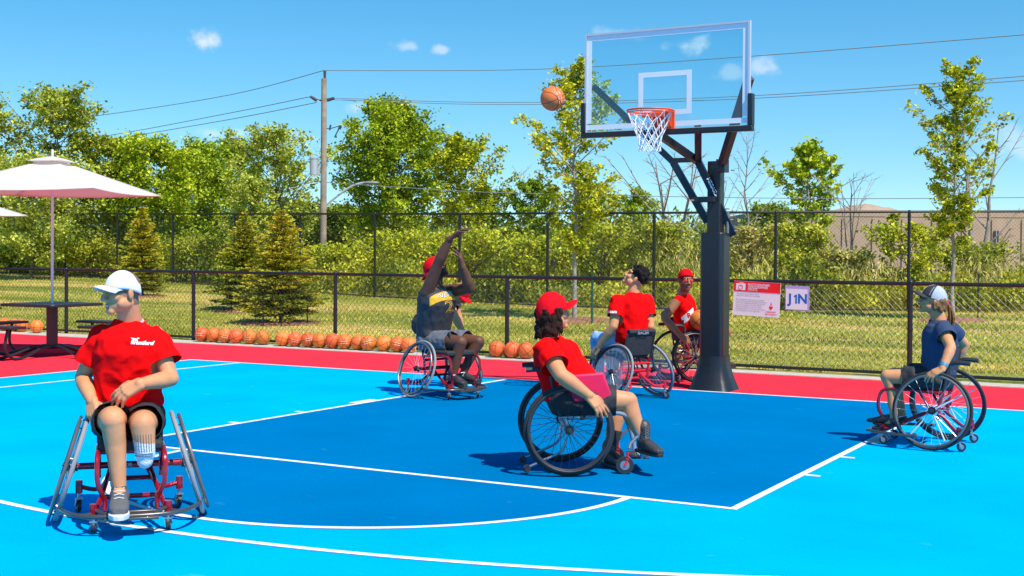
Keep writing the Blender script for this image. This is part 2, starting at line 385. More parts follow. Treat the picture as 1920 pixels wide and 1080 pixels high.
aa = math.acos((TX + BX) / R3); ARC((BX, CY3), R3, aa * .9, pi - aa, n=200)
for sgn in (1, -1):
    for y, w in ((-3.75, .05), (-4.64, .05)): L((sgn * (KX + .025), y), (sgn * (KX + .125), y), w)
    L((sgn * (KX + .025), -2.76), (sgn * (KX + .125), -2.76), .36); 
    if sgn < 0: L((sgn * (KX + .025), -1.9), (sgn * (KX + .125), -1.9), .05)
o = ln.build('court_lines', LINE, smooth=False); tag(o, kind='structure')

# ------------------------------------------------------------------ fences
BLK = mat('black_vinyl', (.012, .013, .018), .42, spec=.5)
def fence(name, pts, posts, h0, h1, cell, wr, rail, postr, lab, bottom=True, topk=None):
    """pts: polyline of (x,y,z ground); mesh of diamond wire between h0 and h1"""
    root = empty(name, (pts[0][0], pts[0][1], 0)); off = Vector((-pts[0][0], -pts[0][1], 0))
    tag(root, lab, 'fence')
    seg = [Vector(p) for p in pts]
    Ls = [0]
    for a, b in zip(seg[:-1], seg[1:]): Ls.append(Ls[-1] + (Vector((b.x - a.x, b.y - a.y))).length)
    def at(s):
        for i in range(len(seg) - 1):
            if s <= Ls[i + 1] or i == len(seg) - 2:
                t = (s - Ls[i]) / (Ls[i + 1] - Ls[i]); return seg[i].lerp(seg[i + 1], t)
    T = Ls[-1]; H = h1 - h0
    v = []; f = []
    # woven wires: each zigzags about its own upright line and hooks its neighbours
    nrow = max(2, int(round(H / (cell * .5)))); dz = H / nrow; half = cell * .5
    k = 0; s = 0.0
    while s < T - cell:
        base = len(v)
        for i in range(nrow + 1):
            ss = s + (half + .001 if (i + k) % 2 else -.001); p = at(max(0, ss)); z = p.z + h0 + i * dz
            dy = wr * (.9 if (i + k) % 2 else -.9)
            for a, b in ((1, 0), (-.5, .87), (-.5, -.87)):
                v.append((p.x + off.x + a * wr, p.y + off.y + dy + b * wr, z + (0)))
        for i in range(nrow):
            for q in range(3):
                w = (q + 1) % 3; f.append((base + i * 3 + q, base + i * 3 + w, base + i * 3 + 3 + w, base + i * 3 + 3 + q))
        s += half; k += 1
    me = bpy.data.meshes.new('wire_mesh'); me.from_pydata(v, [], f)
    mo = bpy.data.objects.new('wire_mesh', me); me.materials.append(BLK); COL.objects.link(mo); mo.parent = root
    rl = MB(); rl.tube([Vector((p.x, p.y, p.z + h1)) + off for p in seg], rail, 8); rl.build('top_rail', BLK, root)
    if bottom: rl = MB(); rl.tube([Vector((p.x, p.y - .03, p.z + h0 + .01)) + off for p in seg], bottom, 8); rl.build('bottom_rail', BLK, root)
    for p in posts:
        m = MB(); m.tube([Vector((p[0], p[1], p[2] - .1)) + off, Vector((p[0], p[1], p[2] + h1 + .01)) + off], postr, 10)
        m.ell(Vector((p[0], p[1], p[2] + h1 + .015)) + off, (postr * 1.15, postr * 1.15, .03), n=10, m=6)
        for zz in (h0 + .1, (h0 + h1) / 2, h1 - .1): m.tube([Vector((p[0], p[1], p[2] + zz - .012)) + off, Vector((p[0], p[1], p[2] + zz + .012)) + off], postr * 1.18, 10)
        m.build('post', BLK, root)
    return root
xs = [1.53 + 3.03, 1.53, -1.42, -4.17, -7.36, -10.32, -13.45, -16.4, -19.4]
xs[2] = -.9
fence('low_chain_link_fence', [(8, FY(8), 0), (0, FY(0), 0), (-20, FY(-20), 0)], [(x, FY(x), 0) for x in (7.4, 4.5, 1.53, -1.4, -4.17, -7.3, -10.32, -13.45, -16.4, -19.4)],
      .035, 1.145, .085, .0027, .024, .032, 'low black chain link fence along the red edge of the court', .02)
TF = []
for x, yt, yb_ in [(36, 401, 514), (122, 401, 518), (220, 401, 524), (324, 401, 531), (440, 401, 539), (563, 401, 548), (703, 401, 558), (862, 401, 567), (1027, 400, 576), (1227, 399, 582), (1455, 398, 583), (1705, 397, 583), (1990, 396, 584)]:
    D = 2.3 * FPX / (yb_ - yt); p = S(x, yt, D); TF.append((p.x, p.y, p.z - 2.3))
TF = [(TF[0][0] - 3.2, TF[0][1] + .3, TF[0][2] + .03)] + TF
fence('tall_chain_link_fence', TF[::-1], TF, .03, 2.3, .085, .0024, .028, .036, 'tall black chain link fence between the lawn and the bushes', .014)

# sheets on the low fence
def panel(name, u, lab, cat, tl, tr, bl):
    """flat sheet hung on the low fence; tl,tr,bl = corners (x,z) on the court side"""
    Y = FY(0) - .045; o3 = Vector((bl[0], Y, bl[1])); X = Vector((tr[0] - tl[0], 0, tr[1] - tl[1])); Zv = Vector((tl[0] - bl[0], 0, tl[1] - bl[1]))
    root = empty(name, o3); tag(root, lab, cat); return root, X, Zv
WPL = mat('sign_white', (.78, .77, .79), .45); RPL = mat('sign_red', (.85, .008, .012), .45); INK = mat('sign_ink', (.30, .28, .30), .6); BLUEINK = mat('sign_blue_ink', (0.0, .14, .52), .5); LIL = mat('sleeve_film', (.42, .36, .62), .25)
root, X, Zv = panel('event_sign', None, 'white sign board with red camera header hung on the low fence', 'sign', (-.705, 1.15), (-.08, 1.125), (-.722, .705))
w = X.length; h = Zv.length; Xn = X.normalized(); Zn = Zv.normalized(); F = Vector((0, -1, 0))
def rect(mb, x0, x1, z0, z1, d, t=.002):
    c = Xn * ((x0 + x1) / 2) + Zn * ((z0 + z1) / 2) + F * d; mb.box(c, (x1 - x0, t, z1 - z0), Xn, F, Zn)
m = MB(); rect(m, 0, w, 0, h, 0, .008); m.build('board', WPL, root, smooth=False)
m = MB(); rect(m, .001, w - .001, h * .70, h - .001, .006, .003); m.build('header', RPL, root, smooth=False)
m = MB(); rect(m, w * .055, w * .255, h * .735, h * .925, .0085); rect(m, w * .13, w * .22, h * .92, h * .95, .0085)
m.build('camera_symbol', WPL, root, smooth=False)
m = MB(); m.ring(Xn * w * .155 + Zn * h * .825 + F * .011, F, w * .045, .003, 24, 6); m.build('lens_symbol', RPL, root)
m = MB()
for i, t in enumerate(['PHOTOGRAPHER/', 'VIDEOGRAPHER', 'ON-SITE']): add_text(m, t, Xn * w * .31 + Zn * h * (.905 - .07 * i) + F * .0105, Xn, Zn, .044, bold=.012, align='L', width=w * (.47, .43, .2)[i])
m.build('header_lettering', WPL, root, smooth=False)
m = MB()
body = ['This event may be filmed and/or', 'captured in electronic recordings.', '', 'By entering this event, persons present', 'consent to being photographed and filmed,', 'and to the reproduction of their likeness', 'in print, broadcast and online. Please', 'speak with staff if you do not wish to', 'be photographed or recorded. All images', 'are the property of the organizers.']
for i, t in enumerate(body):
    if t: add_text(m, t, Xn * w * .07 + Zn * h * (.635 - .055 * i) + F * .0062, Xn, Zn, .0235, bold=.0, align='L')
m.build('body_lettering', INK, root, smooth=False)
m = MB()
c = Xn * w * .82 + Zn * h * .27 + F * .0065
m.add([c + Xn * a * .028 + Zn * b * .03 for a, b in [(0, -1), (.9, .1), (.8, .7), (.4, .8), (0, .4), (-.4, .8), (-.8, .7), (-.9, .1)]], [tuple(range(8))])
m.add([c + Xn * a * .02 + Zn * (b * .03 + .035) for a, b in [(-.5, 0), (.5, 0), (0, 1.4)]], [(0, 1, 2)])
add_text(m, 'Independent', Xn * w * .82 + Zn * h * .155 + F * .0065, Xn, Zn, .026, bold=.02); add_text(m, 'Sport Support', Xn * w * .82 + Zn * h * .085 + F * .0065, Xn, Zn, .026, bold=.02)
m.build('emblem', RPL, root, smooth=False)
for a, b in ((.02, .96), (.98, .96)):
    m = MB(); m.tube([Xn * w * a + Zn * h * b + F * .02, Xn * w * a + Zn * (h * b + .03) - F * .03], .004, 6); m.build('cable_tie', BLK, root)
root, X, Zv = panel('gate_code_sheet', None, 'small white sheet reading J1N in a plastic sleeve on the low fence', 'sign', (-.022, 1.098), (.292, 1.092), (-.022, .785))
w = X.length; h = Zv.length; Xn = X.normalized(); Zn = Zv.normalized()
m = MB(); rect(m, 0, w, 0, h, 0, .003); m.build('plastic_sleeve', LIL, root, smooth=False)
m = MB(); rect(m, w * .035, w * .92, h * .03, h * .87, .004, .002); m.build('paper', WPL, root, smooth=False)
m = MB(); o_ = Xn * w * .48 + Zn * h * .46 + F * .0062; add_text(m, 'J', o_ - Xn * w * .27, Xn, Zn, .165, bold=.035); add_text(m, 'N', o_ + Xn * w * .245, Xn, Zn, .165, bold=.035); m.add([o_ + Xn * a * .001 + Zn * b_ * .001 for a, b_ in [(-16, -57), (6, -57), (6, 58), (-10, 58), (-36, 38), (-32, 20), (-16, 32)]], [tuple(range(7))]); m.build('lettering', BLUEINK, root, smooth=False)

# ------------------------------------------------------------------ basketball hoop
STEEL = mat('hoop_black_steel', (.016, .018, .022), .4, spec=.5, var=.15, vscale=4); PAD = mat('hoop_vinyl_pad', (.013, .015, .019), .38, spec=.5, bump=.25, bscale=7)
ORG = mat('rim_orange', (.85, .085, .01), .4); NETM = mat('net_white', (.80, .80, .82), .8); ALU = mat('board_frame', (.62, .63, .66), .4, metal=.3); WHT = mat('board_white', (.82, .83, .86), .5)
glass = bpy.data.materials.new('board_glass'); glass.use_nodes = True; t = glass.node_tree; t.nodes.clear()
g1 = t.nodes.new('ShaderNodeBsdfTransparent'); g1.inputs[0].default_value = (.80, .93, .96, 1); g2 = t.nodes.new('ShaderNodeBsdfGlossy'); g2.inputs['Roughness'].default_value = .05
g3 = t.nodes.new('ShaderNodeBsdfDiffuse'); g3.inputs[0].default_value = (.55, .8, .85, 1); m1 = t.nodes.new('ShaderNodeMixShader'); m1.inputs[0].default_value = .045; m2 = t.nodes.new('ShaderNodeMixShader'); m2.inputs[0].default_value = .035
go = t.nodes.new('ShaderNodeOutputMaterial'); t.links.new(g1.outputs[0], m1.inputs[1]); t.links.new(g3.outputs[0], m1.inputs[2]); t.links.new(m1.outputs[0], m2.inputs[1]); t.links.new(g2.outputs[0], m2.inputs[2]); t.links.new(m2.outputs[0], go.inputs[0])
SIL0 = mat('bolt_steel', (.25, .25, .26), .4, metal=.6)
HB = Vector((0.005, 0.27, 0)); hoop = empty('basketball_hoop', HB); tag(hoop, 'tall basketball hoop with clear backboard on a black padded post', 'basketball hoop')
BXc, BYc, BZ0, BW, BH = -.197 - HB.x, -.708 - HB.y, 2.755, .915, 1.065
q = lambda x, y, z: Vector((x - HB.x, y - HB.y, z))
m = MB(); s = .074; m.prism([(-s, -s), (s, -s), (s, s), (-s, s)], 0, 2.50); m.build('post', STEEL, hoop, bevel=.012, smooth=False)
m = MB(); s = .135
def rrect(s, c=.035): return [(-s + c, -s), (s - c, -s), (s, -s + c), (s, s - c), (s - c, s), (-s + c, s), (-s, s - c), (-s, -s + c)]
m.prism(rrect(s), .36, 1.72); m.build('post_pad', PAD, hoop, bevel=.012)
m = MB(); vs = []
for z, s_ in ((0.0, .235), (.09, .20), (.2, .165), (.30, .146), (.375, .142)): vs += [(x, y, z) for x, y in rrect(s_, s_ * .28)]
m.add(vs, [(i * 8 + k, i * 8 + (k + 1) % 8, i * 8 + 8 + (k + 1) % 8, i * 8 + 8 + k) for i in range(4) for k in range(8)] + [tuple(range(32, 40))]); m.build('base_cover', PAD, hoop, auto=50)
Bf = BYc
m = MB(); m.box((BXc, Bf, BZ0 + BH / 2), (2 * BW - .04, .012, BH - .04)); m.build('glass_pane', glass, hoop, smooth=False)
m = MB(); t_ = .022
for sx in (-1, 1): m.box((BXc + sx * (BW - t_ / 2), Bf, BZ0 + BH / 2), (t_, .045, BH))
m.box((BXc, Bf, BZ0 + BH - t_ / 2), (2 * BW - 2 * t_, .044, t_)); m.box((BXc, Bf, BZ0 + t_ / 2), (2 * BW - 2 * t_, .044, t_)); m.build('board_frame', ALU, hoop, smooth=False)
m = MB(); e = Bf - .0085; lw = .052; i0 = .024
m.box((BXc, e, BZ0 + BH - i0 - lw / 2), (2 * BW - 2 * i0, .003, lw)); m.box((BXc, e, BZ0 + i0 + lw / 2 + .02), (2 * BW - 2 * i0, .003, lw))
for sx in (-1, 1): m.box((BXc + sx * (BW - i0 - lw / 2), e, BZ0 + BH / 2 + .02), (lw, .0034, BH - 2 * i0 - 2 * lw - .03))
sw, sh, sz = .59, .45, BZ0 + .165
m.box((BXc, e, sz + lw / 2), (sw, .003, lw)); m.box((BXc, e, sz + sh - lw / 2), (sw, .003, lw))
for sx in (-1, 1): m.box((BXc + sx * (sw - lw) / 2, e, sz + sh / 2), (lw, .0034, sh - 2 * lw))
m.build('board_marking', WHT, hoop, smooth=False)
m = MB(); m.box((BXc, Bf, BZ0 - .012), (2 * BW + .07, .085, .055))
for sx in (-1, 1): m.box((BXc + sx * (BW + .012), Bf, BZ0 + .175), (.05, .085, .32))
m.build('board_edge_pad', PAD, hoop, bevel=.008)
RC = q(-.197, -1.095, 2.925)
m = MB(); m.ring(RC, (0, 0, 1), .2286, .0095, 48, 10)
m.box((BXc, Bf - .045, RC.z - .06), (.19, .012, .15)); m.box((BXc, Bf - .085, RC.z - .0), (.19, .09, .012)); m.box((BXc, Bf - .03, RC.z - .06), (.24, .02, .2))
for sx in (-1, 1):
    m.beam((BXc + sx * .09, Bf - .06, RC.z - .008), (BXc + sx * .13, RC.y + .17, RC.z - .008), .012, .03); m.beam((BXc + sx * .088, Bf - .05, RC.z - .13), (BXc + sx * .1, RC.y + .2, RC.z - .012), .008, .03)
m.box((BXc, RC.y + .21, RC.z - .02), (.36, .012, .045)); m.ring(RC - Vector((0, 0, .022)), (0, 0, 1), .2286, .006, 48, 6)
m.build('rim', ORG, hoop, bevel=.002)
m = MB(); NN = 12; lv = [(0, .225, -.02), (1, .19, -.10), (2, .155, -.185), (3, .128, -.25), (4, .112, -.31), (5, .108, -.365), (6, .112, -.41)]
rn = random.Random(3)
pt = {}
for l, r_, z_ in lv:
    for k in range(NN * 2): pt[l, k] = RC + Vector((r_ * cos(pi * k / NN) * (1 + rn.uniform(-.04, .04)), r_ * sin(pi * k / NN) * (1 + rn.uniform(-.04, .04)), z_ + rn.uniform(-.006, .006)))
for l in range(6):
    for k in range(NN * 2):
        if (k + l) % 2 == 0:
            for dk in (-1, 1):
                a = pt[l, k]; b = pt[l + 1, (k + dk) % (NN * 2)]; mid = (a + b) / 2 + Vector((0, 0, -.006)); m.tube([a, mid, b], .0042 if l < 3 else .005, 5)
            m.ell(pt[l, k], (.008, .008, .008), n=6, m=4)
m.build('net', NETM, hoop)
m = MB()
LJ = q(-.42, .08, 2.49); RJ = q(-.13, .08, 2.49)
m.beam(LJ, q(-.10, .30, 1.84), .075, .095, up=(0, -1, .4)); m.beam(RJ, q(.16, .42, 1.70), .075, .095, up=(0, -1, .4))
m.beam(LJ + Vector((0, 0, 0)), q(-1.04, -.66, 3.27), .07, .085, up=(0, -1, .3)); m.beam(q(.13, .12, 2.46), q(.69, -.66, 3.25), .07, .085, up=(0, -1, .3))
m.beam(RJ, q(-.33, -.66, 2.76), .07, .085, up=(0, -1, .3)); m.beam(RJ, q(.15, -.66, 2.78), .06, .07, up=(0, -1, .3))
m.beam(LJ + Vector((-.02, 0, .02)), RJ + Vector((.02, 0, .02)), .06, .05); m.box(q(.12, .16, 2.44), (.1, .14, .14)); m.box(q(-.09, .17, 2.08), (.26, .1, .06))
m.build('lift_arm', STEEL, hoop, bevel=.004, smooth=False)
for p in [q(.19, .3, 2.40), q(.14, .28, 1.98), q(.17, .33, 1.86), q(.20, .38, 1.74), q(-.2, .1, 2.07)]: m = MB(); m.tube([p + Vector((-.012, -.02, 0)), p + Vector((.012, .01, 0))], .008, 8); m.build('bolt', SIL0, hoop)
m = MB(); a = q(-.13, .08, 2.49); b_ = q(.16, .42, 1.70); dd = (b_ - a).normalized(); nn = Vector((.75, -.6, .1)).normalized(); nn = (nn - dd * nn.dot(dd)).normalized()
add_text(m, 'MEGASLAM', a.lerp(b_, .38) + Vector((.035, -.042, .0)), dd, dd.cross(Vector((0.5, -.8, .2))).normalized() * -1, .055, bold=.03); m.build('decal_lettering', WHT, hoop, smooth=False)
m = MB(); m.tube([q(.12, .33, 1.70), q(.12, .33, 1.95)], .02, 10); m.build('lift_cylinder', SIL0, hoop)

# ------------------------------------------------------------------ basketballs
def ball_mesh():
    bm = bmesh.new(); bmesh.ops.create_uvsphere(bm, u_segments=40, v_segments=24, radius=.119)
    me = bpy.data.meshes.new('basketball'); bm.to_mesh(me); bm.free(); me.polygons.foreach_set('use_smooth', [True] * len(me.polygons)); return me
def ball_mat(name, col):
    m = bpy.data.materials.new(name); m.use_nodes = True; t = m.node_tree; b = t.nodes['Principled BSDF']; b.inputs['Roughness'].default_value = .5; b.inputs['Specular IOR Level'].default_value = .35
    tcn = t.nodes.new('ShaderNodeTexCoord'); sx = t.nodes.new('ShaderNodeSeparateXYZ'); t.links.new(tcn.outputs['Object'], sx.inputs[0])
    def M(op, a, b_=None):
        n = t.nodes.new('ShaderNodeMath'); n.operation = op
        for i, v in enumerate((a, b_)):
            if v is None: continue
            if isinstance(v, (int, float)): n.inputs[i].default_value = v
            else: t.links.new(v, n.inputs[i])
        return n.outputs[0]
    ax = M('ABSOLUTE', sx.outputs[0]); ay = M('ABSOLUTE', sx.outputs[1]); az = M('ABSOLUTE', sx.outputs[2])
    x2 = M('MULTIPLY', sx.outputs[0], sx.outputs[0]); cv = M('ABSOLUTE', M('SUBTRACT', M('ADD', ay, M('MULTIPLY', x2, 4.0)), .062))
    d = M('MINIMUM', M('MINIMUM', ax, az), cv); g = M('LESS_THAN', d, .0030)
    vo = t.nodes.new('ShaderNodeTexVoronoi'); vo.inputs['Scale'].default_value = 320; t.links.new(tcn.outputs['Object'], vo.inputs['Vector'])
    oi = t.nodes.new('ShaderNodeObjectInfo'); h_ = t.nodes.new('ShaderNodeHueSaturation'); h_.inputs['Color'].default_value = (*col, 1)
    mr = t.nodes.new('ShaderNodeMapRange'); mr.inputs['To Min'].default_value = .75; mr.inputs['To Max'].default_value = 1.15; t.links.new(oi.outputs['Random'], mr.inputs[0]); t.links.new(mr.outputs[0], h_.inputs['Value']); wn_ = t.nodes.new('ShaderNodeTexWhiteNoise'); wn_.noise_dimensions = '1D'; t.links.new(oi.outputs['Random'], wn_.inputs['W']); m5 = t.nodes.new('ShaderNodeMapRange'); m5.inputs['To Min'].default_value = .482; m5.inputs['To Max'].default_value = .512; t.links.new(wn_.outputs[0], m5.inputs[0]); t.links.new(m5.outputs[0], h_.inputs['Hue'])
    mx = t.nodes.new('ShaderNodeMixRGB'); mx.inputs[2].default_value = (.03, .012, .008, 1); t.links.new(g, mx.inputs[0]); t.links.new(h_.outputs[0], mx.inputs[1]); t.links.new(mx.outputs[0], b.inputs['Base Color'])
    bp = t.nodes.new('ShaderNodeBump'); bp.inputs['Strength'].default_value = .3; bp.inputs['Distance'].default_value = .002; t.links.new(vo.outputs[0], bp.inputs['Height']); t.links.new(bp.outputs[0], b.inputs['Normal'])
    return m
BALLM = ball_mesh(); BALLM.materials.append(ball_mat('ball_orange', (.80, .20, .042)))
def ball(loc, label, group=None, rot=None, scale=1):
    o = bpy.data.objects.new('basketball', BALLM); COL.objects.link(o); o.location = loc; o.rotation_euler = rot or (random.uniform(0, 6), random.uniform(0, 6), random.uniform(0, 6)); o.scale = (scale,) * 3
    tag(o, label, 'basketball', group); return o
LOGO = mat('ball_print', (.80, .62, .50), .6)
def logo(o):
    v = []; f = []; R_ = .1198; n = 8
    for i in range(n + 1):
        for j in (0, 1):
            a = -.5 + i / n * 1.0; b = -.16 + .32 * j; v.append((R_ * cos(a) * cos(b), R_ * sin(a) * cos(b), R_ * sin(b)))
    for i in range(n):
        if i not in (2, 5): f.append((2 * i, 2 * i + 2, 2 * i + 3, 2 * i + 1))
    me = MATS.get('logo_mesh')
    if not me:
        me = bpy.data.meshes.new('printed_mark'); me.from_pydata(v, [], f); me.materials.append(LOGO); MATS['logo_mesh'] = me
    c = bpy.data.objects.new('printed_mark', me); COL.objects.link(c); c.parent = o; return c
GRP = 'basketballs lined up along the low fence'
row = [379, 400, 422, 443, 469, 493, 530.5, 553.5, 578, 600, 624, 647, 672, 691, 720, 745.5, 767]
names = ['leftmost of the balls lined up right of the seated man in white cap', 'second ball from the left in the row along the fence', 'third ball from the left in the row along the fence',
 'fourth ball from the left in the row along the fence', 'fifth ball in the fence row, second last of the left cluster', 'sixth ball, right end of the cluster left of the gap',
 'first ball right of the gap in the fence row, with a dark mark', 'second ball right of the gap in the fence row', 'third ball right of the gap in the fence row', 'ball just left of the low fence post in the row',
 'ball directly under the low fence post in the row', 'first ball right of the low fence post in the row', 'second ball right of the low fence post in the row', 'third ball right of the low fence post in the row',
 'third ball from the row end beside the raised-arm player', 'second ball from the row end beside the raised-arm player', 'last ball of that row, half hidden by the throwing player\'s wheel']
for i, x in enumerate(row):
    yy = 643 + (x - 379) * .0535; p = G(x, yy); p.y = FY(p.x) - .37 + random.uniform(-.03, .02); p = AY(x, yy - 12, p.y); p.z = .008 + .119
    o = ball(p, 'orange basketball, ' + names[i], GRP)
    if i in (0, 2, 4, 7, 8, 11, 13, 15): o.rotation_euler = (random.uniform(-.4, .4), random.uniform(-.3, .3), radians(-62) + random.uniform(-.3, .3)); logo(o)
for x, nm in ((932, 'left ball of the three between the raised-arm player and the woman'), (961, 'middle ball of the three between the raised-arm player and the woman'), (986, 'right ball of the three, partly behind the woman in red cap')):
    p = AY(x, 660, FY(-4) - .36); p.z = .127; ball(p, 'orange basketball, ' + nm, GRP)
for x, nm in ((77, 'alone beside the picnic table pedestal'), (8, 'behind the bench seats at the far left edge'), (26, 'behind the bench seats, between two others'), (41, 'behind the bench seats, nearest the table')):
    p = AY(x, 613, FY(-14) - .36); p.z = .127
    if x == 77: p.y -= .1
    ball(p, 'orange basketball ' + nm, GRP)
o = ball(S(1036, 185, 12.6), 'orange basketball in flight left of the backboard', rot=(.5, .1, -.6), scale=1.02); logo(o).rotation_euler = (1.4, 0, .2)

# ------------------------------------------------------------------ picnic tables and parasols
TBL = mat('table_black', (.018, .018, .022), .35, spec=.5); CAN = mat('canopy_cloth', (.80, .75, .70), .85, trans=.35, bump=.12, bscale=3)
POLE = mat('parasol_pole_white', (.70, .70, .72), .4)
def parasol(base, ang, half, z_edge, z_peak, lab):
    r = empty('parasol', base, ang); tag(r, lab, 'parasol', 'parasols over the picnic tables'); ze = z_edge - base[2]; zp = z_peak - base[2]
    m = MB(); m.tube([(0, 0, .0), (0, 0, zp - .05)], .019, 12); m.build('pole', POLE, r)
    n = 12; vs = []; fs = []
    for side in range(4):
        R_ = Matrix.Rotation(side * pi / 2, 3, 'Z'); o0 = len(vs)
        for i in range(n + 1):
            u = i / n
            for j in range(n + 1):
                t = -1 + 2 * j / n; rad = half * (.10 + .90 * u); z = zp - .05 - (zp - .05 - ze) * (.06 + .94 * u) - .035 * sin(pi * u) * (1 - abs(t) ** 2) - .03 * u * (1 - t * t)
                rr = rad * (1 - .035 * u * (1 - t * t)); vs.append(R_ @ Vector((rad * t, -rr, z)))
        fs += [(o0 + i * (n + 1) + j, o0 + i * (n + 1) + j + 1, o0 + (i + 1) * (n + 1) + j + 1, o0 + (i + 1) * (n + 1) + j) for i in range(n) for j in range(n)]
    m = MB(); m.add(vs, fs); o = m.build('canopy', CAN, r); sm = o.modifiers.new('s', 'SOLIDIFY'); sm.thickness = .004
    m = MB(); vs = []
    for k, (rr, zz) in enumerate(((.01, .0), (.14, -.035), (.25, -.075))):
        for (a, b) in ((-1, -1), (1, -1), (1, 1), (-1, 1)): vs.append((a * rr, b * rr, zp + zz))
    m.add(vs, [(i * 4 + k, i * 4 + (k + 1) % 4, i * 4 + 4 + (k + 1) % 4, i * 4 + 4 + k) for i in range(2) for k in range(4)] + [(0, 1, 2, 3)]); m.build('vent_cap', CAN, r, auto=20)
    m = MB(); m.lathe([(0, zp + .10), (.018, zp + .09), (.02, zp + .03), (.014, zp - .01)], n=12); m.build('finial', POLE, r)
    for a in range(4):
        R_ = Matrix.Rotation(a * pi / 2 + pi / 4, 3, 'Z'); m = MB(); m.tube([R_ @ Vector((.03, 0, zp - .12)), R_ @ Vector((half * 1.39, 0, ze - .012))], .009, 6); m.tube([R_ @ Vector((.03, 0, ze + .05)), R_ @ Vector((half * .7, 0, (zp + ze) / 2 - .09))], .007, 6); m.build('rib', POLE, r)
    return r
TB = Vector((CAM.x, CAM.y, 0)) + RH * -6.44 + FH * 17.8; ta = atan2(RH.y, RH.x)
parasol((TB.x, TB.y, .73), ta - .12, 1.135, 2.30, 2.80, 'large white square parasol standing in the nearest black picnic table')
p2 = Vector((CAM.x, CAM.y, 0)) + RH * -10.2 + FH * 22.5
parasol((p2.x, p2.y, .73), ta - .12, 1.135, 2.13, 2.62, 'farther white parasol cut off by the left edge of the picture')
def table(base, ang, lab):
    r = empty('picnic_table', base, ang); tag(r, lab, 'picnic table', 'black metal picnic tables')
    m = MB(); a = .50; c = .045; m.prism([(-a + c, -a), (a - c, -a), (a, -a + c), (a, a - c), (a - c, a), (-a + c, a), (-a, a - c), (-a, -a + c)], .705, .745)
    m.build('table_top', TBL, r, bevel=.01)
    m = MB(); m.prism(rrect(.06, .012), .10, .70); m.build('pedestal', TBL, r)
    for k in range(4):
        R_ = Matrix.Rotation(k * pi / 2, 3, 'Z'); m = MB()
        for s_ in (-.16, .16):
            m.tube([R_ @ p for p in smoothpts([Vector((.05, s_ * .3, .13)), Vector((.25, s_ * .5, .14)), Vector((.62, s_ * .9, .04)), Vector((.84, s_, .03)), Vector((.97, s_, .13)), Vector((.98, s_, .28)), Vector((.93, s_, .43))], 5)], .021, 8)
        m.build('seat_arm', TBL, r)
        m = MB(); m.box((R_ @ Vector((.90, 0, .445))), (.28, .62, .035), R_ @ Vector((1, 0, 0)), R_ @ Vector((0, 1, 0))); m.build('seat', TBL, r, bevel=.008)
    return r
table((TB.x, TB.y, 0), radians(94), 'black metal picnic table with attached seats, nearest parasol rising from it')
table((p2.x, p2.y, 0), ta + radians(39), 'farther black picnic table at the left edge under the second parasol')
# ------------------------------------------------------------------ vegetation
BARK = mat('bark_brown', (.16, .12, .085), .9, bump=.8, bscale=30, var=.25, vscale=9); BARKP = mat('bark_pale', (.34, .30, .25), .85, bump=.6, bscale=30, var=.3, vscale=12); DEAD = mat('bark_dead_grey', (.30, .25, .21), .9, var=.25, vscale=8)
LV = {
 'maple': leaf_mat('leaf_maple', [(.05, .09, .006), (.13, .21, .012), (.24, .325, .011), (.38, .42, .035)]),
 'yellow': leaf_mat('leaf_yellow', [(.06, .10, .008), (.19, .25, .012), (.36, .38, .02), (.55, .50, .03)]),
 'poplar': leaf_mat('leaf_poplar', [(.06, .10, .012), (.16, .22, .022), (.29, .34, .045), (.42, .44, .09)]),
 'dark': leaf_mat('leaf_dark', [(.03, .055, .010), (.065, .115, .014), (.13, .185, .02), (.21, .26, .03)]),
 'willow': leaf_mat('leaf_willow', [(.08, .12, .02), (.20, .27, .04), (.32, .37, .08), (.44, .46, .14)]),
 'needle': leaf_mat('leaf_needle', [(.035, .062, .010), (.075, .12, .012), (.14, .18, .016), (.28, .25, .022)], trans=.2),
 'scrub': leaf_mat('leaf_scrub', [(.05, .08, .012), (.16, .21, .022), (.30, .32, .03), (.50, .44, .05)]),
 'reed': leaf_mat('leaf_reed', [(.10, .12, .035), (.26, .28, .08), (.40, .36, .16), (.50, .42, .24)]),
}
def leaves(name, C, sz, tone, m, parent, up=.35, asp=1.5, rng=None, axis=None):
    rng = rng or np.random.default_rng(1); N = len(C)
    if axis is None:
        nrm = rng.normal(size=(N, 3)); nrm[:, 2] = np.abs(nrm[:, 2]) + up; nrm /= np.linalg.norm(nrm, axis=1)[:, None]
        a = rng.normal(size=(N, 3)); a -= nrm * (a * nrm).sum(1)[:, None]; a /= np.linalg.norm(a, axis=1)[:, None]
    else:
        a = axis / np.linalg.norm(axis, axis=1)[:, None]; nrm = rng.normal(size=(N, 3)); nrm -= a * (a * nrm).sum(1)[:, None]; nrm /= np.linalg.norm(nrm, axis=1)[:, None]
    b = np.cross(nrm, a); s = (sz * rng.uniform(.65, 1.3, N))[:, None] if np.isscalar(sz) else sz[:, None]
    bend = nrm * s * .12
    V = np.stack([C - a * s * .5, C + b * s * .5 / asp - bend, C + a * s * .5, C - b * s * .5 / asp - bend], 1).reshape(-1, 3)
    me = bpy.data.meshes.new(name); me.vertices.add(4 * N); me.vertices.foreach_set('co', V.astype(np.float32).ravel())
    me.loops.add(4 * N); me.loops.foreach_set('vertex_index', np.arange(4 * N, dtype=np.int32))
    me.polygons.add(N); me.polygons.foreach_set('loop_start', np.arange(0, 4 * N, 4, dtype=np.int32)); me.polygons.foreach_set('loop_total', np.full(N, 4, dtype=np.int32))
    at = me.attributes.new('tone', 'FLOAT', 'FACE'); at.data.foreach_set('value', np.clip(tone, 0, 1).astype(np.float32))
    me.update(); me.materials.append(m); o = bpy.data.objects.new(name, me); COL.objects.link(o)
    if parent is not None: o.parent = parent
    return o
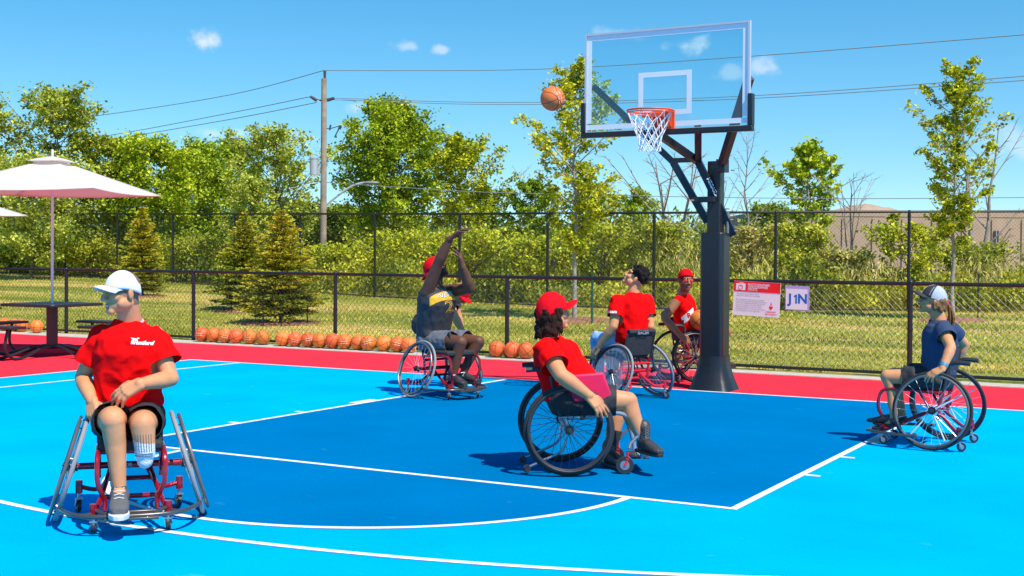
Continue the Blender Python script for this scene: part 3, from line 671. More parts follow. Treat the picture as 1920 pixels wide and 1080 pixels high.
def profile(shape, t):
    if shape == 'oval': return max(.12, sin(pi * min(1, .12 + .88 * t)) ** .7) if t < 1 else .1
    if shape == 'cone': return max(.08, (1 - t) ** .8)
    if shape == 'egg': return max(.1, (sin(pi * (t ** .7) * .93 + .1)) ** .8)
    if shape == 'vase': return .35 + .65 * sin(pi * min(1, t * .8 + .15))
    return 1
def tree(base, h, width, cb, kind, lab, cat='tree', group=None, shape='oval', nb=22, per=10, cl=26, lsz=.16, cs=.055, seed=1, bark=None, rise=.75, nm='leafy_tree', trunk_r=None, lean=(0, 0), tone=(0.45, .2), multi=1, holes=0.0, solid=False):
    rg = random.Random(seed); nr = np.random.default_rng(seed); root = empty(nm, base); tag(root, lab, cat, group)
    if lsz > .135: lsz *= .74; cl = int(cl * 1.55)
    tr = MB(); tips = []; bark = bark or BARK; r0 = trunk_r or h * .012
    for mtr in range(multi):
        az0 = rg.uniform(0, 6.28); sp = (0 if multi == 1 else width * .18)
        P = [Vector((lean[0] * t * h + rg.uniform(-1, 1) * .012 * h * (t > 0) + cos(az0) * sp * t, lean[1] * t * h + rg.uniform(-1, 1) * .012 * h * (t > 0) + sin(az0) * sp * t, t * h * .97 - (.15 if t == 0 else 0))) for t in np.linspace(0, 1, 9)]
        Ps = smoothpts(P, 3); tr.tube(Ps, [r0 * (1 - .92 * (i / (len(Ps) - 1)) ** .8) + .004 for i in range(len(Ps))], 8)
        def tp(t):
            f_ = t * (len(Ps) - 1); i = min(int(f_), len(Ps) - 2); return Ps[i].lerp(Ps[i + 1], f_ - i)
        nbb = nb // multi
        for b in range(nbb):
            u = (b + rg.random()) / nbb; t = cb + (1 - cb) * u * .97; o = tp(t)
            az = b * 2.4 + rg.uniform(-.5, .5); Lr = width * .5 * profile(shape, u) * rg.uniform(.55, 1.2); rs = rise * (1 + u * .9)
            if holes and rg.random() < holes: Lr *= .45
            d = Vector((cos(az), sin(az), rs)); e = o + Vector((cos(az) * Lr, sin(az) * Lr, Lr * rs * .75)); e.z = min(e.z, h * 1.0)
            mid = o.lerp(e, .5) + Vector((0, 0, -Lr * .06 + rg.uniform(-.05, .05) * Lr)) + Vector((rg.uniform(-1, 1), rg.uniform(-1, 1), 0)) * Lr * .06
            bp_ = smoothpts([o, mid, e], 3); br = max(.008, r0 * .42 * (1 - t * .75)); tr.tube(bp_, [br * (1 - .8 * i / (len(bp_) - 1)) + .003 for i in range(len(bp_))], 5, caps=False)
            for k in range(per):
                q_ = .25 + .75 * (k + rg.random()) / per; f_ = q_ * (len(bp_) - 1); i = min(int(f_), len(bp_) - 2); s0 = bp_[i].lerp(bp_[i + 1], f_ - i)
                sl = Lr * .30 * (1.15 - q_ * .6) + width * .02; a2 = az + rg.uniform(-1.4, 1.4); s1 = s0 + Vector((cos(a2) * sl, sin(a2) * sl, sl * rg.uniform(-.1, .8)))
                tr.tube([s0, s0.lerp(s1, .5) + Vector((0, 0, sl * .05)), s1], [br * .28 + .002, br * .2 + .002, .002], 4, caps=False)
                tips.append((s1, 1)); tips.append((s0.lerp(s1, .55), .8))
        tips.append((Ps[-1], 1)); tips.append((tp(.93), 1))
    tr.build('trunk', bark, root, auto=180)
    if kind:
        Cs = []; Ts = []
        for p, w_ in tips:
            if rg.random() < holes * .4: continue
            n = max(3, int(cl * .64 * w_ * rg.uniform(.3, 1.5))); sg = width * cs * .82 * rg.uniform(.5, 1.3)
            Cs.append(np.array(p)[None] + nr.normal(size=(n, 3)) * np.array([sg, sg, sg * .75])); tt = rg.gauss(tone[0], tone[1] * .6); Ts.append(tt + nr.normal(size=n) * tone[1])
        leaves('crown', np.concatenate(Cs), lsz, np.concatenate(Ts), LV[kind], root, rng=nr)
    return root
def place(x, D, z=None):
    p = S(x, 480, D); p.z = gz(p.x, p.y) if z is None else z; return p
def T(x, ytop, D, wpx, **k):
    b = place(x, D); top = S(x, ytop, D).z; return tree(b, top - b.z, wpx / FPX * D, **k)
# young planted trees on the lawn
T(1078, 110, 26.6, 168, cb=.26, kind='yellow', lab='young staked tree with yellow-green leaves left of the backboard', shape='egg', nb=46, per=8, cl=30, lsz=.084, cs=.042, seed=11, bark=BARKP, rise=.95, nm='young_maple_tree', trunk_r=.055, tone=(.48, .2), holes=.3)
T(1790, 116, 26.5, 172, cb=.30, kind='yellow', lab='young planted tree with sparse yellow-green crown above the girl in the mesh cap', shape='egg', nb=44, per=8, cl=27, lsz=.086, cs=.04, seed=23, bark=BARKP, rise=.9, nm='young_maple_tree', trunk_r=.05, tone=(.42, .22), holes=.35)
# trees beyond the tall fence
BG = 'trees growing beyond the tall fence'
T(108, 172, 47, 200, cb=.30, kind='poplar', lab='tall loose poplar rising above the near parasol at the left', group=BG, shape='oval', nb=34, per=9, cl=24, lsz=.19, cs=.05, seed=31, rise=.9, nm='poplar_tree', holes=.35)
T(-30, 225, 46, 170, cb=.3, kind='poplar', lab='loose poplar cut off by the left edge of the picture', group=BG, nb=24, per=8, cl=22, lsz=.19, cs=.05, seed=32, nm='poplar_tree', holes=.3)
T(60, 300, 44, 190, cb=.1, kind='willow', lab='pale bushy tree right behind the near parasol pole', group=BG, nb=36, per=9, cl=26, lsz=.17, cs=.06, seed=33, nm='broadleaf_tree')
T(205, 262, 48, 170, cb=.1, kind='poplar', lab='light green tree directly right of the tall poplar', group=BG, nb=36, per=9, cl=28, lsz=.18, cs=.06, seed=34, nm='broadleaf_tree')
T(292, 268, 47, 180, cb=.08, kind='maple', lab='bright green tree above the right tip of the near parasol', group=BG, nb=40, per=9, cl=30, lsz=.19, cs=.06, seed=35, nm='broadleaf_tree', tone=(.55, .2))
T(372, 272, 52, 160, cb=.08, kind='maple', lab='mid green tree between the parasol tip and the willow', group=BG, nb=38, per=9, cl=30, lsz=.19, cs=.06, seed=36, nm='broadleaf_tree', tone=(.42, .2))
T(440, 262, 56, 150, cb=.08, kind='maple', lab='darker green tree just left of the willow', group=BG, nb=36, per=9, cl=28, lsz=.20, cs=.06, seed=37, nm='broadleaf_tree', tone=(.32, .2))
T(535, 250, 44, 175, cb=.12, kind='willow', lab='airy pale willow just left of the utility pole', group=BG, shape='vase', nb=40, per=9, cl=17, lsz=.17, cs=.05, seed=38, rise=1.1, nm='willow_tree', multi=2, holes=.3)
T(470, 330, 42, 110, cb=.1, kind='willow', lab='smaller pale tree behind the middle spruce', group=BG, nb=26, per=8, cl=20, lsz=.15, cs=.06, seed=39, nm='willow_tree')
T(735, 194, 52, 212, cb=.14, kind='maple', lab='big full maple crown right of the utility pole', group=BG, shape='egg', nb=64, per=11, cl=34, lsz=.19, cs=.045, seed=40, rise=.75, nm='maple_tree', tone=(.46, .24), holes=.12)
T(862, 260, 42, 150, cb=.1, kind='yellow', lab='yellow-green tree behind the raised arms of the shooting player', group=BG, shape='egg', nb=44, per=9, cl=24, lsz=.15, cs=.05, seed=41, rise=.9, nm='broadleaf_tree', tone=(.38, .2), holes=.2)
T(640, 395, 60, 130, cb=.05, kind='dark', lab='dark low tree right behind the utility pole', group=BG, nb=30, per=8, cl=28, lsz=.2, cs=.07, seed=42, nm='broadleaf_tree')
T(560, 385, 62, 120, cb=.05, kind='dark', lab='dark low tree left of the utility pole foot', group=BG, nb=30, per=8, cl=28, lsz=.2, cs=.07, seed=43, nm='broadleaf_tree')
T(998, 335, 50, 90, cb=.05, kind='maple', lab='slim dark green tree below the flying basketball', group=BG, nb=28, per=8, cl=24, lsz=.17, cs=.06, seed=44, nm='broadleaf_tree', tone=(.25, .18))
T(1195, 352, 56, 100, cb=.1, kind='maple', lab='small rounded green tree below the hoop net', group=BG, nb=26, per=8, cl=22, lsz=.17, cs=.06, seed=45, nm='broadleaf_tree', tone=(.5, .2), holes=.2)
T(1110, 345, 38, 120, cb=.05, kind='scrub', lab='bushy green tree right behind the staked young tree', group=BG, nb=34, per=8, cl=24, lsz=.14, cs=.06, seed=46, nm='broadleaf_tree')
T(1512, 262, 38, 130, cb=.28, kind='maple', lab='slender light green tree right of the hoop post above the signs', group=BG, shape='egg', nb=38, per=8, cl=22, lsz=.134, cs=.042, seed=47, rise=.8, nm='broadleaf_tree', tone=(.6, .2), holes=.3, bark=BARKP)
T(1440, 385, 60, 100, cb=.05, kind='dark', lab='low dark tree just right of the hoop post', group=BG, nb=26, per=8, cl=24, lsz=.18, cs=.07, seed=48, nm='broadleaf_tree', tone=(.6, .2))
T(905, 350, 60, 100, cb=.05, kind='dark', lab='dark green tree right of the yellow-green tree', group=BG, nb=26, per=8, cl=24, lsz=.2, cs=.07, seed=49, nm='broadleaf_tree', tone=(.5, .2))
T(1672, 395, 40, 50, cb=.2, kind='scrub', lab='small sparse tree left of the right young tree crown', group=BG, nb=20, per=6, cl=12, lsz=.13, cs=.05, seed=50, nm='broadleaf_tree', holes=.3)
def bare(x, ytop, D, wpx, lab, seed, nb=14, rise=1.6, r=.06, per=6, multi=1):
    T(x, ytop, D, wpx, cb=.15, kind=None, lab=lab, group='leafless trees beyond the tall fence', shape='vase', nb=nb, per=per, seed=seed, bark=DEAD, rise=rise, nm='leafless_tree', trunk_r=r, multi=multi)
bare(1262, 292, 34, 200, 'forked leafless tree left of the hoop post', 61, nb=20, r=.10, multi=2, rise=1.2)
bare(1398, 246, 36, 110, 'thin straight leafless tree right of the hoop post', 62, nb=22, r=.055, rise=1.1)
bare(1835, 225, 34, 190, 'leafless branches rising behind the right young tree', 63, nb=18, r=.08, multi=3, rise=1.3)
bare(1600, 330, 36, 150, 'low bare sapling cluster in front of the brown wall', 64, nb=18, r=.04, multi=3)
bare(975, 310, 50, 70, 'thin bare sapling left of the flying ball', 65, nb=14, r=.04)
bare(1335, 330, 40, 150, 'spindly bare sapling directly behind the hoop post', 66, nb=16, r=.04, multi=2)
# conifers
def conifer(x, ybase, ytop, D, wpx, lab, seed, tone):
    rg = random.Random(seed); nr = np.random.default_rng(seed); b = place(x, D); top = S(x, ytop, D).z; h = top - b.z; w_ = wpx / FPX * D
    root = empty('spruce_tree', b); tag(root, lab, 'spruce tree', 'young spruces on the lawn'); tr = MB(); tr.tube([(0, 0, -.05), (0, 0, h * .98)], [h * .022, .005], 8); C_ = []; A_ = []; To = []
    nl = int(h / .085)
    for i in range(nl):
        t = (i + .5) / nl; z = h * (.07 + .93 * t)
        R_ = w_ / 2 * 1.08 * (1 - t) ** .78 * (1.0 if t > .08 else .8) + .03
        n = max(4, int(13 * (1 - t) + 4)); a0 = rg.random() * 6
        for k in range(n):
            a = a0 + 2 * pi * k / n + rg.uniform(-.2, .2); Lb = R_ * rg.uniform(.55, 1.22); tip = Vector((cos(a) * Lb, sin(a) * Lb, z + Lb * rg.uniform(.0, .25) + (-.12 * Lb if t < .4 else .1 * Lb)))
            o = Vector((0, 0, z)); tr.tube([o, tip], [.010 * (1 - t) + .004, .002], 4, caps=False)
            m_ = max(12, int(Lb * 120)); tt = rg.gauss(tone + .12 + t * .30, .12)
            for j in range(m_):
                s = .15 + .85 * (j + rg.random()) / m_; side = rg.choice((-1, 0, 1)); ln_ = .10 * (1.15 - s * .4)
                p = o.lerp(tip, s); sd_ = Vector((-sin(a), cos(a), 0)) * side * rg.uniform(.3, 1) * (.05 + Lb * .22 * (1 - abs(s - .6)))
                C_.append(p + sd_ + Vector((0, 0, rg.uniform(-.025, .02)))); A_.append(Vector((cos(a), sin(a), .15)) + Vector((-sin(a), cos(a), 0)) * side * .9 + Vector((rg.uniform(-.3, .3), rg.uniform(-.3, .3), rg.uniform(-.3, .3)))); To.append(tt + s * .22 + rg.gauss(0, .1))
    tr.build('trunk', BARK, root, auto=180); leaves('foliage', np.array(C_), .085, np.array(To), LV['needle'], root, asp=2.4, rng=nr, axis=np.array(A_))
    m = MB(); vs = [(0, 0, .05)]
    for rr, z in ((.55, .045), (.8, .02), (.95, -.03)):
        for k in range(28):
            a = 2 * pi * k / 28; j = 1 + .12 * noise.noise(Vector((cos(a) * 1.5, sin(a) * 1.5, seed))); vs.append((cos(a) * rr * w_ * .5 * j * 1.1, sin(a) * rr * w_ * .5 * j * 1.1, z))
    fs = [(0, 1 + k, 1 + (k + 1) % 28) for k in range(28)] + [(1 + i * 28 + k, 1 + (i + 1) * 28 + k, 1 + (i + 1) * 28 + (k + 1) % 28, 1 + i * 28 + (k + 1) % 28) for i in range(2) for k in range(28)]
    m.add(vs, fs); o = m.build('mulch_bed', MUL, None, loc=(b.x, b.y, b.z)); tag(o, kind='structure')
MUL = mat('mulch', (.30, .13, .07), .95, var=.4, vscale=30, bump=1, bscale=60)
conifer(528, 585, 392, 25.8, 165, 'young spruce nearest the court with yellow-tipped top, third from the left', 71, .42)
conifer(458, 562, 398, 29.5, 125, 'middle young spruce, partly behind the yellow-tipped one', 72, .30)
conifer(266, 545, 388, 34.5, 105, 'leftmost young spruce, behind the seated man in the white cap', 73, .42)
def bed(x, D, w_, d_):
    b = place(x, D); m = MB(); vs = [(0, 0, .06)]
    for rr, z in ((.6, .05), (.9, .02), (1, -.05)):
        for k in range(28):
            a = 2 * pi * k / 28; j = 1 + .1 * noise.noise(Vector((cos(a) * 1.5, sin(a) * 1.5, x))); vs.append((cos(a) * rr * w_ * j, sin(a) * rr * d_ * j, z))
    fs = [(0, 1 + k, 1 + (k + 1) % 28) for k in range(28)] + [(1 + i * 28 + k, 1 + (i + 1) * 28 + k, 1 + (i + 1) * 28 + (k + 1) % 28, 1 + i * 28 + (k + 1) % 28) for i in range(2) for k in range(28)]
    m.add(vs, fs); o = m.build('mulch_bed', MUL, None, loc=b); tag(o, kind='structure')
bed(1078, 26.4, .75, 1.3); bed(1790, 26.3, .75, 1.2)
# shrubs in front of the trees
SH = 'shrubs behind the tall fence'
def shrub(x, ytop, D, wpx, kind, lab, seed, cl=22, lsz=.10, tone=(.45, .2)):
    T(x, ytop, D, wpx, cb=.06, kind=kind, lab=lab, cat='shrub', group=SH, shape='oval', nb=26, per=8, cl=cl, lsz=lsz, cs=.07, seed=seed, rise=.9, nm='leafy_shrub', multi=3, trunk_r=.03, tone=tone)
shrub(1712, 425, 31.5, 130, 'yellow', 'yellow-green shrub in front of the brown wall behind the right post', 81, cl=18, tone=(.5, .2))
shrub(1500, 425, 33, 130, 'scrub', 'bushy green shrub above the two signs', 82, tone=(.5, .2))
shrub(1830, 468, 32.5, 150, 'scrub', 'grey-green shrub at the far right below the wall window', 83, tone=(.4, .2))
shrub(1235, 425, 33, 130, 'scrub', 'green shrub left of the hoop post behind the boy with dark hair', 84)
shrub(1120, 430, 33, 150, 'yellow', 'yellow-green shrub right of the staked tree trunk', 85, tone=(.4, .2))
shrub(1010, 455, 34, 150, 'yellow', 'yellow-green shrub left of the staked tree trunk', 86, tone=(.42, .2))
shrub(880, 440, 36, 170, 'yellow', 'yellow-green shrub right of the raised-arm player', 87, tone=(.48, .2))
shrub(745, 445, 38, 190, 'yellow', 'yellow-green shrub left of the raised-arm player', 88, tone=(.45, .2))
shrub(640, 470, 39, 160, 'yellow', 'low yellow-green shrub at the foot of the utility pole', 89, tone=(.42, .2))
shrub(350, 455, 44, 150, 'scrub', 'olive shrub right of the leftmost spruce', 90)
shrub(160, 462, 46, 160, 'scrub', 'olive shrub left of the leftmost spruce', 91)
shrub(20, 465, 49, 170, 'scrub', 'olive shrub at the far left behind the tall fence', 92)
shrub(1400, 430, 34, 120, 'reed', 'dry pale shrub right behind the hoop post', 93, tone=(.4, .2))
shrub(1600, 478, 32.5, 120, 'reed', 'dry straw-coloured shrub under the bare saplings', 94, tone=(.35, .2))
# undergrowth (uncountable)
def undergrowth(name, x0, x1, d0, d1, n, h, kind, lsz, seed, tone, asp=2.4, z0=0.0):
    nr = np.random.default_rng(seed); C_ = []; A_ = []; To = []
    for i in range(n):
        px = nr.uniform(x0, x1); D = nr.uniform(d0(px), d1(px)); p = place(px, D); hh = h * (0.35 + 1.5 * abs(noise.noise(Vector((p.x * .5, p.y * .5, seed))))) ; t0 = tone + .85 * noise.noise(Vector((p.x * .6, p.y * .6, 5 + seed)))
        for k in range(5):
            z = z0 + hh * nr.uniform(0.02, 1) ** .8; C_.append((p.x + nr.normal() * .12, p.y + nr.normal() * .12, p.z + z)); A_.append((nr.normal() * .5, nr.normal() * .5, 1.0 if kind == 'reed' else .5)); To.append(t0 + nr.normal() * .16)
    o = leaves(name, np.array(C_), lsz, np.array(To), LV[kind], None, asp=asp, rng=nr, axis=np.array(A_)); tag(o, 'dense mixed undergrowth along the tall fence', 'undergrowth', kind='stuff'); return o
def fd(px):                                                         # distance to the tall fence along a bearing
    pts = [(36, 48.5), (324, 42.2), (703, 34.9), (1027, 31.5), (1227, 30.2), (1455, 29.6), (1705, 29.3), (2000, 29.2)]
    if px <= 36: return 48.5 + (36 - px) * .022
    for (a, b), (c, d) in zip(pts[:-1], pts[1:]):
        if px <= c: return b + (d - b) * (px - a) / (c - a)
    return 29.2
undergrowth('undergrowth', -60, 1980, lambda p: fd(p) + .35, lambda p: fd(p) + 5, 15000, 1.15, 'scrub', .105, 5, .5, asp=1.6)
undergrowth('tall_weeds', 1150, 1980, lambda p: fd(p) + .9, lambda p: fd(p) + 4.5, 1500, 1.15, 'reed', .22, 6, .45, asp=8)
undergrowth('tall_weeds', 1150, 1980, lambda p: fd(p) + .6, lambda p: fd(p) + 5, 900, 1.2, 'reed', .26, 8, .38, asp=10)
undergrowth('distant_wood', -100, 1500, lambda p: 62, lambda p: 84, 14000, 2.9, 'dark', .30, 7, .55, asp=1.4)
# grass blades on the visible lawn
def blades():
    nr = np.random.default_rng(9); C_ = []; A_ = []; To = []
    for i in range(60000):
        px = nr.uniform(-20, 1940); D0 = 16.3 if px > 1400 else (21 if px < 700 else 18); D = D0 + (fd(px) + .2 - D0) * nr.random() ** 1.25
        p = S(px, 480, D)
        if p.y < 3.15: continue
        z = gz(p.x, p.y); s = .028 + .002 * (D - 15); C_.append((p.x, p.y, z + s * .35)); A_.append((nr.normal() * .45, nr.normal() * .45, 1)); To.append(.40 + .7 * noise.noise(Vector((p.x * .16, p.y * .55, 0))) + nr.normal() * .2)
    o = leaves('lawn_grass', np.array(C_), .055, np.array(To), leaf_mat('leaf_grass', [(.07, .10, .012), (.20, .23, .03), (.38, .33, .07), (.60, .45, .16)], trans=.2), None, asp=3.5, rng=nr, axis=np.array(A_)); tag(o, 'short sun-dried lawn between the two fences', 'grass', kind='stuff')
blades()

# ------------------------------------------------------------------ buildings, mound, pole, wires
BRN = mat('wall_brown', (.46, .32, .24), .85, var=.08, vscale=1.5, bump=.3, bscale=20); BROOF = mat('mound_earth', (.42, .29, .20), .95, var=.12, vscale=.6, bump=.6, bscale=2); WWALL = mat('wall_white', (.62, .62, .64), .7, var=.08, vscale=.5); GLS = mat('window_dark', (.03, .035, .045), .15); ROOFG = mat('roof_grey', (.30, .31, .33), .7)
def boxwall(root, nm_, c, ax, w_, d_, z0, z1, m_):
    m = MB(); X = Vector((ax.x, ax.y, 0)).normalized(); Y = Vector((-X.y, X.x, 0)); m.box(c + Vector((0, 0, (z0 + z1) / 2)) + Y * d_ / 2, (w_, d_, z1 - z0), X, Y, (0, 0, 1)); return m.build(nm_, m_, root, smooth=False)
def building(x0, x1, ytop, D, d_, lab, m_, nm_='warehouse', rib=0, windows=()):
    a = S(x0, 480, D); b = S(x1, 480, D); c = (a + b) / 2; c.z = 0; top = S((x0 + x1) / 2, ytop, D).z; r = empty(nm_, c); tag(r, lab, 'building'); X = (b - a); X.z = 0; w_ = X.length; X.normalize(); Y = Vector((-X.y, X.x, 0)); o = Vector((0, 0, 0))
    boxwall(r, 'wall', o, X, w_, d_, -.5, top - .35, m_); m = MB(); m.box(Vector((0, 0, top - .17)) + Y * (d_ / 2), (w_ + .05, d_ + .05, .34), X, Y, (0, 0, 1)); m.build('parapet', ROOFG if m_ is WWALL else m_, r, smooth=False)
    if rib:
        m = MB()
        for i in range(int(w_ / rib)): m.box(X * (-w_ / 2 + (i + .5) * rib) - Y * .04 + Vector((0, 0, (top - .4) / 2)), (.12, .08, top - .5), X, Y, (0, 0, 1))
        m.build('wall_rib', m_, r, smooth=False)
    for wx, wy, ww, wh in windows:
        p = S(wx, wy, D) - c; p.z = S(wx, wy, D).z; lx = p.dot(X); k = D / FPX
        m = MB(); m.box(X * lx - Y * .12 + Vector((0, 0, p.z)), (ww * k, .06, wh * k), X, Y, (0, 0, 1)); wo_ = m.build('window', GLS, r, smooth=False)
        m = MB(); m.box(X * lx - Y * .14 + Vector((0, 0, p.z)), (.05, .05, wh * k), X, Y, (0, 0, 1)); m.build('mullion', ROOFG, wo_, smooth=False)
    return r
building(1440, 2080, 395, 68, 25, 'long flat brown ribbed building at the right behind the bushes', BRN, rib=1.6, windows=[(1866, 444, 9, 22)])
building(1215, 1290, 417, 95, 12, 'small white building seen between the bare branches left of the hoop post', WWALL, nm_='shed', windows=[(1268, 432, 14, 10)])
building(1375, 1420, 424, 90, 10, 'small pale building just right of the hoop post', WWALL, nm_='shed', windows=[(1395, 432, 8, 6)])
# gas frame / white scaffold left of the shed
r = empty('white_rack', S(1195, 480, 90)); tag(r, 'white open metal frame beside the small white building', 'metal frame'); m = MB()
for i in range(5): m.box((RH * (i * .55 - 1.1)) + Vector((0, 0, 1.4)), (.09, .09, 3.2))
for z in (.4, 1.1, 1.8, 2.5): m.beam(RH * -1.2 + Vector((0, 0, z)), RH * 1.2 + Vector((0, 0, z)), .09)
m.build('frame', WWALL, r, smooth=False)
# earth mound
def mound():
    c = S(1625, 480, 150); c.z = 0; v = []; f = []; n = 26; X = RH; Y = FH
    for j in range(n + 1):
        for i in range(n + 1):
            a = -1 + 2 * i / n; b = -1 + 2 * j / n; rr = max(0, 1 - (abs(a) ** 2.6) - (abs(b) ** 2.2)); h_ = 7.9 * rr ** .55 + noise.noise(Vector((a * 3, b * 3, 2))) * .5 * (rr > 0)
            v.append(c + X * a * 9.5 + Y * b * 14 + Vector((0, 0, h_ - .3)))
    for j in range(n):
        for i in range(n): f.append((j * (n + 1) + i, j * (n + 1) + i + 1, (j + 1) * (n + 1) + i + 1, (j + 1) * (n + 1) + i))
    me = bpy.data.meshes.new('hill'); me.from_pydata(v, [], f); me.materials.append(BROOF); me.polygons.foreach_set('use_smooth', [True] * len(me.polygons)); o = bpy.data.objects.new('hill', me); COL.objects.link(o); tag(o, kind='structure')
mound()
WOOD = mat('pole_wood', (.36, .27, .20), .9, var=.25, vscale=4, bump=.6, bscale=8, bstretch=(6, 6, .6)); CER = mat('insulator_dark', (.06, .06, .07), .3); GRY = mat('metal_grey', (.55, .56, .58), .4, metal=.4); WIRE = mat('wire_dark', (.22, .23, .26), .6)
UD = 41; ub = S(606, 480, UD); ub.z = 0; utop = S(606, 148, UD).z
r = empty('utility_pole', ub); tag(r, 'wooden utility pole with transformer can and dark insulators', 'utility pole')
m = MB(); m.tube([(0, 0, -.3), (0, 0, utop)], [.115, .085], 14); m.build('post', WOOD, r)
k = UD / FPX
def loc(x, y, D=UD): return S(x, y, D) - ub
m = MB(); m.tube([loc(609, 152), loc(609, 133)], [.035, .05], 8)
m.tube([loc(605, 190), loc(592, 184)], .026, 6); m.tube([loc(594, 188), loc(582, 181)], [.06, .04], 8); m.tube([loc(607, 188), loc(616, 186)], .02, 6); m.tube([loc(613, 188), loc(627, 184)], [.06, .045], 8)
m.tube([loc(608, 241), loc(618, 241)], .015, 6); m.tube([loc(618, 244), loc(620, 234)], .03, 6); m.tube([loc(620, 241), loc(640, 235)], .015, 6); m.tube([loc(636, 242), loc(639, 236)], .05, 8); m.tube([loc(637, 238), loc(630, 252), loc(629, 258)], [.02, .02, .05], 8)
m.build('insulator', CER, r)
m = MB(); c0 = loc(589, 328); c1 = loc(589, 298); m.tube([c0, c1], .14, 16); m.tube([c1, c1 + Vector((0, 0, .04))], .155, 16); m.tube([loc(584, 297), loc(584, 291)], .05, 8); m.beam(loc(592, 305), loc(604, 305), .08); m.beam(loc(592, 322), loc(604, 322), .08); m.build('transformer', GRY, r)
m = MB(); m.tube(smoothpts([loc(612, 384), loc(640, 362), loc(662, 348), loc(684, 342)], 5), .035, 8); m.build('lamp_arm', GRY, r)
m = MB(); m.ell(loc(696, 343), (.28, .11, .06), Matrix(((RH.x, -RH.y, 0), (RH.y, RH.x, 0), (0, 0, 1)))); m.build('lamp_head', mat('lamp_head_grey', (.2, .21, .22), .5), r)
def wire(pts, lab, rr=.013):
    P = smoothpts(pts, 8); o0 = P[0]; m = MB(); m.tube([p - o0 for p in P], rr, 5); o = m.build('power_line', WIRE, loc=o0); tag(o, lab, 'power line', 'overhead power lines')
wire([S(609, 132, UD), S(1000, 130, 39), S(1400, 106, 35), S(1960, 62, 30)], 'topmost overhead wire running right from the pole tip')
wire([S(627, 184, UD), S(950, 192, 39), S(1400, 180, 35), S(1960, 140, 30)], 'upper of the two close wires running right from the pole', .011)
wire([S(626, 187, UD), S(950, 196, 39.3), S(1400, 185, 35.3), S(1960, 148, 30.3)], 'lower of the two close wires running right from the pole', .011)
wire([S(608, 132, UD), S(430, 178, 45), S(190, 216, 50), S(-40, 245, 56)], 'topmost overhead wire running left from the pole tip')
wire([S(583, 181, UD), S(430, 212, 45), S(190, 256, 50), S(-40, 285, 56)], 'upper of the two lower wires running left from the pole')
wire([S(594, 192, UD), S(430, 224, 45), S(190, 264, 50), S(-40, 296, 56)], 'lowest wire running left from the pole')
wire([S(612, 342, UD), S(760, 352, 40), S(960, 362, 39), S(1500, 372, 37), S(1960, 370, 35)], 'low thin cable crossing behind the trees right of the pole', .011)
# small things on the lawn
r = empty('tree_stake', place(1111, 25.6)); tag(r, 'green metal stake with a tie bar beside the young tree', 'stake'); m = MB(); GS = mat('stake_green', (.02, .10, .06), .5); m.box((0, 0, .5), (.035, .035, 1.05)); m.build('post', GS, r, smooth=False); m = MB(); m.beam((0, 0, .93), RH * -.38 + Vector((0, 0, .95)), .012); m.build('tie', GS, r, smooth=False)
for x, D, lab in ((494, 25.0, 'dark metal stake left of the yellow-tipped spruce'), (577, 25.4, 'dark metal stake right of the yellow-tipped spruce'), (1835, 26.6, 'dark thin stake right of the right young tree')):
    r = place(x, D); m = MB(); m.tube([(0, 0, -.05), (0, 0, .62 if x < 600 else .95)], .014, 6); m.ell((0, 0, .62 if x < 600 else .95), (.018, .018, .01)); o = m.build('stake', BLK, loc=r); tag(o, lab, 'stake')
r = place(1005, 34); o_ = r; m = MB(); m.tube([(0, 0, -.2), (-.15, 0, 1.3)], [.14, .09], 8); m.tube([(.25, 0, -.2), (.5, .1, 1.1)], [.12, .07], 8); m.tube([(-.2, 0, .4), (-1.2, .2, 1.4)], [.05, .02], 6); m.tube([(.3, 0, .0), (-1.0, .1, .3)], [.06, .03], 6)
o = m.build('dead_stump', DEAD, loc=r); tag(o, 'pale broken stump standing in the bushes left of the staked tree', 'tree stump')
# ------------------------------------------------------------------ wheelchairs
REDP = mat('frame_red_paint', (.42, .008, .02), .22, metal=.35, coat=.6); REDL = mat('frame_bright_red', (.72, .012, .02), .28, coat=.5); TYG = mat('tyre_grey', (.27, .27, .28), .7); TYB = mat('tyre_black', (.022, .022, .025), .65)
RIMB = mat('rim_dark', (.05, .05, .06), .35, metal=.5); HRM = mat('handrim_metal', (.26, .22, .19), .35, metal=.7); HRB = mat('handrim_black', (.03, .03, .035), .4); SPK = mat('spoke_steel', (.75, .75, .78), .25, metal=.7); CUSH = mat('cushion_black', (.025, .025, .028), .8, bump=.3, bscale=30)
SIL = mat('frame_silver', (.42, .42, .44), .3, metal=.7); CASTW = mat('caster_black', (.03, .03, .032), .5); BUMPM = mat('bumper_graphite', (.10, .09, .09), .3, metal=.5, coat=.4); WHTP = mat('spoke_guard_white', (.7, .7, .72), .4)
CLEAR = mat('clear_disc', (.55, .6, .68), .15)
CLEAR.node_tree.nodes['Principled BSDF'].inputs['Alpha'].default_value = .32
